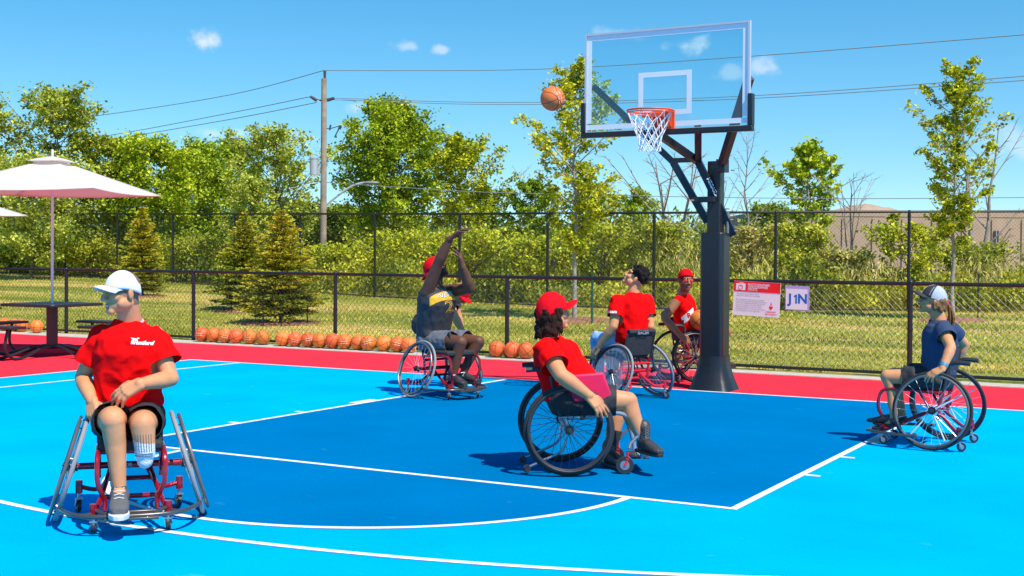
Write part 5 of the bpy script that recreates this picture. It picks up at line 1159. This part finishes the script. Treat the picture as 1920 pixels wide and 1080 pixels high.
def tee(root, J, m_, g=.016, sl=.58, r0=.066, r1=.076, bulk=1.0, belly=0.0, lo=.02, amp=.006, name='shirt', sleeves=True, chest=1.0, seed=0, hem=0):
    rt, fw, up = frame_of(J); mb = MB(); R_ = torso_rings(J, g, bulk, belly, lo=lo, chest=chest)
    R_ = R_[hem:-1]; c, A, B = R_[-1]; R_[-1] = (c, A * 1.0, B * 1.02); R_.append((J['nk'] + up * .0 - fw * .008, rt * .074, fw * .068)); mb.loft(R_, 28); cuts = [(J['nk'] + up * -.004, (up + fw * -.15).normalized(), .075)]
    for s in ('R', 'L'):
        sh, el = J['s' + s], J['e' + s]; mb.rc(J['nk'] - up * .055 + (sh - J['nk']) * .3, sh, .050, .060 if sleeves else .052)
        if sleeves:
            e = sh.lerp(el, sl); d = (el - sh).normalized(); mb.ell(sh, (r0 * .98,) * 3); mb.tube([sh, sh.lerp(e, .5), e + d * .01], [r0, (r0 + r1) / 2, r1], 20); cuts.append((e, d, r1 * 1.1))
    return organic(name, mb, m_, root, .007, 6, .5, cuts, root.location, fold(9, amp, (1, 1, .8), seed))
def shorts(root, J, m_, f=.6, r0=.108, r1=.10, bulk=1.0, name='shorts', amp=.007, lenk=None, lap=0):
    rt, fw, up = frame_of(J); H = (J['hR'] + J['hL']) / 2; mb = MB(); hr = (J['hR'] - J['hL']).normalized(); mb.loft([(H - up * .085, hr * .13 * bulk, fw * .10 * bulk), (H - up * .03, hr * .178 * bulk, fw * .125 * bulk), (H + up * .05, hr * .176 * bulk, fw * .126 * bulk), (H + up * .12, hr * .165 * bulk, fw * .122 * bulk)], 24); cuts = []
    for s in ('R', 'L'):
        h, kn = J['h' + s], J['k' + s]; ff = (lenk or {}).get(s, f); e = h.lerp(kn, ff); d = (kn - h).normalized(); mb.ell(h, (r0 * bulk,) * 3); mb.tube([h, h.lerp(e, .5), e + d * .01], [r0 * bulk, (r0 + r1) / 2 * bulk, r1 * bulk], 20); cuts.append((e, d, r1 * bulk * 1.06))
    if lap: mb.rc(J['hR'].lerp(J['kR'], lap), J['hL'].lerp(J['kL'], lap), .075, .075); mb.rc(J['hR'].lerp(J['kR'], lap * .5), J['hL'].lerp(J['kL'], lap * .5), .09, .09)
    return organic(name, mb, m_, root, .007, 5, .5, cuts, root.location, fold(10, amp, (1, 1, 1), 4))
def blobhair(root, H, m_, pts, name='hair', vox=.006, disp=.008, sc=28):
    mb = MB()
    for p, r_ in pts: mb.ell(H @ Vector(p), r_ if isinstance(r_, tuple) else (r_,) * 3, H.to_3x3())
    return organic(name, mb, m_, root, vox, 1, .5, (), root.location, lambda c: disp * noise.noise(c * sc) + disp * .6 * noise.noise(c * sc * 2.2))
# ---- man in white cap (nearest, left)
J = prep(dict(hd=(229, 549, 6.88), nk=(243, 599, 6.95), sR=(193, 631, 6.95), sL=(290, 629, 6.98), eR=(155, 708, 6.98), wR=(172, 752, 6.80), eL=(320, 710, 6.9), wL=(262, 720, 6.70),
 ch=(243, 660, 6.95), wa=(240, 735, 6.97), hR=(208, 788, 6.98), hL=(272, 785, 7.0), kR=(211, 788, 6.56), aR=(224, 918, 6.58), tR=(223, 948, 6.42), kL=(268, 796, 6.60), aL=(272, 850, 6.60), tL=(272, 860, 6.6)))
lookA = DIR(-.74, -.66, -.08)
r, H, rt, fw, up = person('man in white cap and red t-shirt with a striped sock on his leg stump', CA, J, lookA, SKIN_L, dict(vox=.0045, handR=(DIR(.25, -.5, -.7), DIR(-.5, -.7, .3), .55), handL=(DIR(-.85, -.25, -.45), DIR(.0, -.8, .6), .5), stump='L', open=True, arm=1.0, k=1.0, hk=1.0, bulk=1.06, hairc=(.20, .12, .08)))
sh = tee(r, J, SH_RED, sl=.66, r0=.064, r1=.082, seed=1, amp=.010, bulk=1.08, g=.02, hem=1)
mb = MB(); c0 = J['nk'] + up * .002 - fw * .008; mb.tube([c0 + rt * cos(a) * .070 + fw * sin(a) * .064 - up * (.018 * (1 + sin(a)) * .6) for a in np.linspace(0, 2 * pi, 32)[:-1]], .0065, 6, True); mb.xf(Matrix.Translation(-r.location)); mb.build('collar', GRYT, sh)
ch_ = J['ch'] + up * .075; z_ = Vector((0, 0, 1)); xx = DIR(1, .0)
ex = -xx if False else xx
decal('shirt_lettering', 'Brantford', sh, r, S(263, 643.5, 6.8), DIR(1, 0, -.08), z_, .027, PRW, FH, bold=.045, shear=.2)
decal('shirt_emblem', '', sh, r, S(250, 637, 6.8), xx, z_, .017, PRW, FH, geo=([(-1, .6), (.2, .4), (.8, .1), (1, -.5), (.3, -.3), (-.2, -.1), (.6, .55), (1.3, .45), (1.3, .25), (.8, .2)], [(0, 1, 2, 3, 4, 5), (6, 7, 8, 9)]))
so_ = shorts(r, J, SHO_BLK, f=.66, r0=.108, r1=.094, lap=.45, lenk={'L': .84, 'R': .74})
cap_geo(r, H, WHC, k=.95)
mb = MB(); mb.rc(J['kL'] + (J['aL'] - J['kL']) * .12 + Vector((0, 0, -.01)), J['aL'].lerp(J['tL'], 0), .059, .052); mb.ell(J['aL'] + Vector((0, 0, -.035)), (.042, .042, .045)); so2 = organic('stump_sock', mb, SOCKW, r, .005, 4, loc=r.location)
mb = MB(); D0 = (J['aL'] - J['kL']); cam_d = -FH
for i in range(-4, 5):
    a = i * .24; dirv = (cam_d * cos(a) + RH * sin(a)); mb.tube([J['kL'] + D0 * t + dirv * (.0605 - .007 * t) - r.location for t in (.30, .5, .7, .9)], .0022, 4)
for t in (.98, 1.06):
    mb.tube([J['kL'] + D0 * t + (cam_d * cos(a) + RH * sin(a)) * (.055 if t < 1 else .053) - r.location + Vector((0, 0, .003 * (i % 2))) for i, a in enumerate(np.linspace(-1.1, 1.1, 18))], .002, 4)
mb.build('sock_stripe', SNK, so2)
shoe(r, J['aR'] - Vector((0, 0, .012)), J['tR'], SNK, SOLW, k=1.12); mb = MB(); mb.tube([J['aR'] + Vector((0, 0, -.01)) - r.location, J['aR'] + Vector((0, 0, .022)) - r.location], [.044, .040], 16); mb.build('sock', SNK, r)

# ---- player throwing
J = prep(dict(hd=(818, 506, 13.15), nk=(820, 536, 13.15), sR=(800, 549, 13.02), sL=(843, 545, 13.28), eR=(821, 495, 12.92), wR=(843, 449, 12.85), eL=(881, 541, 13.08), wL=(867, 501, 12.98),
 ch=(818, 568, 13.15), wa=(813, 615, 13.2), hR=(803, 640, 13.15), hL=(822, 638, 13.35), kR=(864, 642, 12.85), kL=(897, 641, 13.08), aR=(850, 706, 12.87), aL=(868, 701, 13.07), tR=(864, 722, 12.76), tL=(888, 718, 12.97)))
r, H, rt, fw, up = person('player in black jersey with yellow band, both arms raised after throwing the ball', CB, J, DIR(.72, -.25, .55), SKIN_D, dict(vox=.0045, handR=(DIR(.62, -.1, .6), DIR(-.7, 0, .7), .32), handL=(DIR(-.15, -.1, 1), DIR(.9, -.2, .1), .42), spread=.34, arm=1.24, leg=1.08, bulk=1.22, beard=(.01, .008, .007), brow=(.01, .01, .01), handk=1.2, hairc=(.012, .01, .01)))
sh = tee(r, J, SH_BLK, sleeves=False, name='jersey', bulk=1.26, lo=.02, seed=2, amp=.006)
xx = DIR(.93, .0, .22); zz = DIR(-.22, 0, .97); o0 = S(842, 561, 12.9)
n = 14; gv = [(-1 + 2 * i / n, .34 * (-1 if j == 0 else 1) + .5 * (1 - (-1 + 2 * i / n) ** 2) * .5 + .20 * (-1 + 2 * i / n)) for i in range(n + 1) for j in range(2)]
decal('jersey_band', '', sh, r, S(830, 562, 12.9), DIR(1, 0, .0), Vector((0, 0, 1)), .135, PRY, FH, geo=(gv, [(2 * i, 2 * i + 2, 2 * i + 3, 2 * i + 1) for i in range(n)]), eps=.002)
decal('jersey_lettering', 'NORTH', sh, r, S(842, 553, 12.9), DIR(1, 0, .12), DIR(-.1, 0, 1), .066, SH_BLK, FH, bold=.06, eps=.0035)
decal('jersey_lettering', 'NORTH', sh, r, S(842, 553, 12.9), DIR(1, 0, .12), DIR(-.1, 0, 1), .066, PRW, FH, bold=-.005, eps=.005)
decal('jersey_number', '2', sh, r, S(841, 577, 12.9), DIR(1, 0, .1), DIR(-.1, 0, 1), .17, PRY, FH, bold=.012, eps=.002)
decal('jersey_number', '2', sh, r, S(841, 577, 12.9), DIR(1, 0, .1), DIR(-.1, 0, 1), .17, SH_BLK, FH, bold=-.022, eps=.0035)
shorts(r, J, SHO_GRY, f=.74, r0=.118, r1=.106, bulk=1.05)
mb = MB(); a_ = J['hR'].lerp(J['kR'], .62); mb.tube([a_ + (RH * cos(t) * .3 + Vector((0, 0, 1)) * sin(t)) * .106 + FH * cos(t) * -.10 - r.location for t in np.linspace(-1.2, 2.2, 14)], .016, 6); mb.build('leg_strap', CUSH, r)
cap_geo(r, H, RDC, back=True, k=1.05)
for s in 'RL': shoe(r, J['a' + s], J['t' + s], SBLK, SOLB)
mb = MB()
for s in 'RL':
    q0 = J['a' + s] - r.location - FH * .05 + Vector((0, 0, -.015)); mb.tube([q0 + RH * -.02 + Vector((0, 0, .03)), q0 + RH * .02 + Vector((0, 0, .035)), q0 + Vector((0, 0, .0)), q0 + RH * .05 + Vector((0, 0, -.012))], .007, 5)
mb.build('shoe_mark', PRW, r)

# ---- woman in red cap (centre)
J = prep(dict(hd=(1037, 588, 8.6), nk=(1034, 634, 8.62), sR=(1024, 655, 8.44), sL=(1042, 652, 8.80), eR=(1052, 704, 8.26), wR=(1104, 742, 8.29), eL=(1068, 706, 8.98), wL=(1120, 744, 8.95),
 ch=(1044, 674, 8.62), wa=(1056, 722, 8.62), hR=(1060, 748, 8.52), hL=(1064, 745, 8.72), kR=(1178, 752, 8.50), aR=(1206, 825, 8.5), tR=(1233, 842, 8.34), kL=(1166, 752, 8.74), aL=(1142, 850, 8.72), tL=(1168, 866, 8.58)))
r, H, rt, fw, up = person('woman in red cap and red t-shirt with shoulder-length dark hair and black boots', CC, J, DIR(.90, .34, .12), SKIN_L, dict(vox=.005, handR=(DIR(.62, -.1, -.62), DIR(.4, -.85, .3), .35), handL=(DIR(.8, 0, -.4), DIR(0, .8, .5), .4), belly=.05, bulk=1.14, leg=1.15, arm=1.12, k=.97))
sh = tee(r, J, SH_RED, sl=.66, r0=.080, r1=.094, bulk=1.2, belly=.055, seed=3, amp=.008, lo=.03)
decal('sleeve_print', '', sh, r, S(1044, 680, 8.2), RH, Vector((0, 0, 1)), .014, PRW, FH, geo=([(-1, -1), (1, -1), (.3, 1), (-.2, 1)], [(0, 1, 2, 3)]))
shorts(r, J, SHO_BLK, f=.82, r0=.118, r1=.096, bulk=1.05)
c, M = cap_geo(r, H, RDC, k=1.12, tiltb=-.02, crown=1.12)
mb = MB(); o0 = M @ Vector((-.0, .098, .052)) - r.location; Xc = M.to_3x3() @ Vector((1, 0, 0)); Zc = M.to_3x3() @ Vector((0, -.5, .85)); Yc = M.to_3x3() @ Vector((0, 1, .3)); mb.add([o0 + Yc * .006 + Xc * a * .018 + Zc * b * .018 for a, b in [(-1.2, .4), (-.3, .5), (0, 1), (.5, .4), (1.2, .8), (.6, -.4), (0, -1), (-.4, -.3)]], [tuple(range(8))]); mb.build('cap_emblem', PRW, c)
rg = random.Random(5); pts = []
for i in range(70):
    a = rg.uniform(pi * .93, pi * 2.07); zz_ = rg.uniform(-.125, .02); rr = .083 + .012 * rg.random() + max(0, -.05 - zz_) * .25; pts.append(((cos(a) * rr * .95, sin(a) * rr * 1.12 - .005, zz_), (.020, .022, .034)))
blobhair(r, H, HAIRB, pts, disp=.010, sc=30)
mb = MB()
for i in range(46):
    a = rg.uniform(pi * .95, pi * 2.05); rr = .090; p0 = H @ Vector((cos(a) * rr, sin(a) * rr * 1.1, -.03)); p1 = H @ Vector((cos(a) * rr * 1.08, sin(a) * rr * 1.25 - .01, -.09)); p2 = H @ Vector((cos(a) * rr * 1.18 + rg.uniform(-.02, .02), sin(a) * rr * 1.4 - .02, -.14 - rg.uniform(0, .03))); mb.tube([q_ - r.location for q_ in smoothpts([p0, p1, p2], 3)], [.008, .008, .007, .006, .005, .004, .002][:7], 5)
mb.build('hair_strands', HAIRB, r)
for s, mm in (('R', SBLK), ('L', SBLK)):
    shoe(r, J['a' + s], J['t' + s], mm, SOLB, high=.09 if s == 'R' else .05, k=.95)
mb = MB(); mb.tube([J['aL'] - r.location, J['aL'].lerp(J['kL'], .45) - r.location], [.042, .052], 16); mb.build('sock', SOCKB, r)
# pink cushion on her lap
o0 = S(1107, 735, 8.38); t = MB(); X = DIR(.99, .1, .08); Z = DIR(-.35, -.1, .93); Yv = X.cross(Z); t.box((0, 0, 0), (.26, .03, .19), X, Yv, Z); o = t.build('lap_bag', PINK, loc=S(1104, 726, 8.40), bevel=.012); tag(o, 'bright pink bag lying on the lap of the woman in the red cap', 'bag')
t = MB(); t.box(Z * .085 - Yv * .018, (.20, .012, .014), X, Yv, Z); t.build('zip_edge', PRW, o, bevel=.004)

# ---- boy from behind
J = prep(dict(hd=(1191, 522, 13.0), nk=(1188, 549, 13.0), sL=(1158, 565, 12.9), sR=(1212, 564, 13.1), eL=(1150, 612, 12.82), wL=(1122, 652, 12.92), eR=(1219, 612, 13.02), wR=(1214, 650, 13.25),
 ch=(1186, 582, 13.0), wa=(1185, 622, 13.0), hL=(1172, 650, 13.0), hR=(1194, 648, 13.15), kL=(1119, 633, 13.32), kR=(1148, 632, 13.47), aL=(1122, 702, 13.35), aR=(1148, 698, 13.5), tL=(1110, 714, 13.5), tR=(1138, 710, 13.65)))
r, H, rt, fw, up = person('bareheaded boy in red t-shirt and jeans seen from behind, looking up', CDp, J, DIR(-.80, .18, .62), SKIN_L, dict(handL=(DIR(-.5, .3, -.7), DIR(-.6, -.6, .3), .5), handR=(DIR(0, .5, -.8), DIR(.9, 0, .3), .5), bulk=1.06, arm=1.05, k=.95, hup=(.0, 0, 1)))
sh = tee(r, J, SH_RED, sl=.62, r0=.072, r1=.084, bulk=1.12, seed=4, amp=.007)
decal('sleeve_lettering', 'Team\nCanada', sh, r, S(1149, 589, 12.7), DIR(1, .2), Vector((0, 0, 1)), .042, PRW, FH, bold=.03)
mb = MB(); J2 = J
for s in 'LR':
    limb(mb, J['h' + s], J['k' + s], .098, .086, .070, .5); limb(mb, J['k' + s], J['a' + s], .070, .066, .058, .4)
mb.loft([(((J['hR'] + J['hL']) / 2) + up * z, rt * .172, fw * .122) for z in (-.07, 0, .06)], 20); organic('jeans', mb, JEANS, r, .007, 4, loc=r.location, disp=fold(14, .006))
rg = random.Random(8); pts = [((0, -.02, .05), (.080, .098, .084))]
for i in range(60):
    a = rg.uniform(0, 2 * pi); e_ = rg.uniform(-.25, 1.5); y_ = sin(a) * cos(e_) * .104 - .018; 
    if y_ > .055 and e_ < .55: continue
    if e_ < .12 and y_ > -.005: continue
    pts.append(((cos(a) * cos(e_) * .082, y_, .046 + sin(e_) * .088), rg.uniform(.018, .030)))
blobhair(r, H, HAIRD, pts, disp=.010, sc=34)
for s in 'RL': shoe(r, J['a' + s], J['t' + s], SBLK, SOLB)

# ---- man behind the post
J = prep(dict(hd=(1286, 527, 14.75), nk=(1281, 551, 14.8), sR=(1271, 563, 14.65), sL=(1290, 561, 14.98), eR=(1246, 597, 14.62), wR=(1275, 628, 14.50), eL=(1245, 590, 14.98), wL=(1262, 622, 15.15),
 ch=(1283, 583, 14.85), wa=(1289, 620, 14.88), hR=(1292, 638, 14.8), hL=(1298, 635, 15.0), kR=(1362, 622, 14.9), kL=(1356, 620, 15.1), aR=(1350, 676, 14.9), aL=(1346, 676, 15.1), tR=(1362, 690, 14.95), tL=(1360, 688, 15.15)))
r, H, rt, fw, up = person('man in red sleeveless jersey and red sunglasses smiling beside the hoop post', CE, J, DIR(.22, -.97, -.02), SKIN_M, dict(handR=(DIR(.6, -.2, -.6), DIR(-.1, -.8, .5), .5), handL=(DIR(.5, 0, -.7), DIR(-.6, 0, .5), .5), bulk=.95, k=.95, open=True, beard=(.03, .02, .015), brow=(.02, .01, .01), leg=.92, hairc=(.02, .015, .012)))
sh = tee(r, J, SH_RED, sleeves=False, name='jersey', bulk=.95, seed=6)
gv = [(-1.2, -.9), (0.9, .5), (1.1, 1.2), (-1.2, -.1)]
decal('jersey_band', '', sh, r, S(1295, 594, 14.5), DIR(.8, .1, .25), DIR(-.3, 0, 1), .085, PRW, FH, geo=([(-1, -.9), (.9, -.2), (1, .9), (-1, .1)], [(0, 1, 2, 3)]))
decal('jersey_lettering', 'R', sh, r, S(1297, 593, 14.5), DIR(.9, .1, .25), DIR(-.3, 0, 1), .085, SH_RED, FH, bold=.02, eps=.0045)
shorts(r, J, SH_BLK, f=.6, r0=.104, r1=.096)
cap_geo(r, H, RDC, back=True, k=1.03)
GLR = mat('sunglass_red', (.75, .03, .02), .12, coat=.5); mb = MB()
for s in (-1, 1): mb.ell(H @ Vector((s * .033, .089, .010)) - r.location, (.026, .006, .019), H.to_3x3()); mb.tube([H @ Vector((s * .058, .082, .014)) - r.location, H @ Vector((s * .080, -.01, .010)) - r.location], .0025, 5)
mb.tube([H @ Vector((-.012, .094, .014)) - r.location, H @ Vector((.012, .094, .014)) - r.location], .003, 5); mb.build('sunglasses', GLR, r)
for s in 'RL': shoe(r, J['a' + s], J['t' + s], SBLK, SOLB)
ball(S(1312, 600, 14.72), 'orange basketball held on the lap of the man behind the hoop post', rot=(.3, .8, .2))

# ---- girl at the right
J = prep(dict(hd=(1749, 564, 9.85), nk=(1759, 600, 9.85), sL=(1768, 617, 9.70), sR=(1777, 612, 10.0), eL=(1783, 652, 9.52), wL=(1767, 692, 9.45), eR=(1808, 645, 10.15), wR=(1792, 690, 10.2),
 ch=(1763, 640, 9.85), wa=(1757, 690, 9.85), hL=(1754, 711, 9.78), hR=(1764, 705, 9.98), kL=(1664, 706, 9.92), kR=(1674, 703, 10.1), aL=(1676, 783, 9.88), aR=(1692, 780, 10.05), tL=(1655, 798, 9.95), tR=(1668, 796, 10.15)))
r, H, rt, fw, up = person('girl in navy t-shirt and white mesh cap with a light brown ponytail', CF, J, DIR(-.93, .20, .16), SKIN_L, dict(vox=.005, handL=(DIR(-.75, .1, -.35), DIR(-.2, -.5, .8), .4), handR=(DIR(-.5, .1, -.6), DIR(-.3, .5, .7), .5), bulk=.86, k=.86, hk=.93, arm=.86, leg=.86, handk=.95))
sh = tee(r, J, SH_NAVY, sl=.52, r0=.062, r1=.074, bulk=.95, seed=7, g=.018)
decal('shirt_print', '', sh, r, S(1735, 640, 9.6), RH, Vector((0, 0, 1)), .05, mat('print_blue', (.02, .16, .62), .7), FH, geo=([(-.6, -1), (.3, -1), (.4, 1), (-.5, 1)], [(0, 1, 2, 3)]))
shorts(r, J, SHO_BLK, f=.68, r0=.102, r1=.098, bulk=.95)
c, M = cap_geo(r, H, BKC, brimm=BKC, k=.98, mesh_back=MESHW, band=PRW, tiltb=-.005)
mb = MB(); rg = random.Random(4); p_ = [(0, -.105, .0), (0, -.135, -.03), (0, -.16, -.10), (0, -.165, -.17), (0, -.15, -.215)]
for i in range(40):
    a = rg.uniform(0, 6.28); w_ = [.006, .016, .026, .022, .008]; q_ = rg.uniform(.3, 1)
    mb.tube([t - r.location for t in smoothpts([H @ (Vector(p_[j]) + Vector((cos(a) * w_[j] * q_, sin(a) * w_[j] * q_, rg.uniform(-.004, .004)))) for j in range(5)], 4)], .0055, 5)
mb.build('ponytail', HAIRL, r); mb = MB(); mb.ring(H @ Vector((0, -.112, -.006)) - r.location, H.to_3x3() @ Vector((0, 1, .3)), .014, .006, 16, 6); mb.build('hair_tie', PINK, r)
rg = random.Random(9); pts = []
for i in range(40):
    a = rg.uniform(pi * 1.0, pi * 2.0); pts.append(((cos(a) * .074, sin(a) * .086 - .012, rg.uniform(-.055, .015)), (.016, .018, .024)))
blobhair(r, H, HAIRL, pts, disp=.004)
mb = MB(); mb.tube([J['wL'].lerp(J['eL'], .12) - r.location, J['wL'].lerp(J['eL'], .24) - r.location], .031, 14); mb.build('wristband', mat('band_teal', (.05, .25, .35), .5), r)
mb = MB(); mb.ell(H @ Vector((.0, .083, .012)) - r.location, (.060, .020, .009), H.to_3x3()); mb.build('sunglasses', BKC, r)
for s in 'RL': shoe(r, J['a' + s], J['t' + s], SBLK, SOLB, k=.76)

# ---- person mostly hidden behind the throwing player
J = prep(dict(hd=(862, 550, 14.0), nk=(846, 556, 14.05), sR=(843, 568, 13.95), sL=(850, 563, 14.3), eR=(852, 592, 13.85), wR=(868, 622, 13.9), eL=(858, 590, 14.3), wL=(866, 618, 14.3),
 ch=(822, 572, 14.1), wa=(795, 584, 14.1), hR=(790, 610, 14.0), hL=(796, 606, 14.25), kR=(850, 650, 13.95), kL=(856, 648, 14.2), aR=(838, 706, 14.0), aL=(846, 703, 14.2), tR=(856, 718, 13.95), tL=(864, 715, 14.15)))
r, H, rt, fw, up = person('person in black t-shirt and red cap bending forward, almost hidden behind the throwing player', Vector((J['hR'].x, J['hR'].y, 0)), J, DIR(.55, -.2, -.8), SKIN_L, dict(hup=(.4, 0, .9), bulk=1.0))
tee(r, J, SH_BLK, sl=.55, bulk=1.02, seed=9); shorts(r, J, SHO_BLK, f=.7); cap_geo(r, H, RDC, k=1.0)
for s in 'RL': shoe(r, J['a' + s], J['t' + s], SBLK, SOLB)
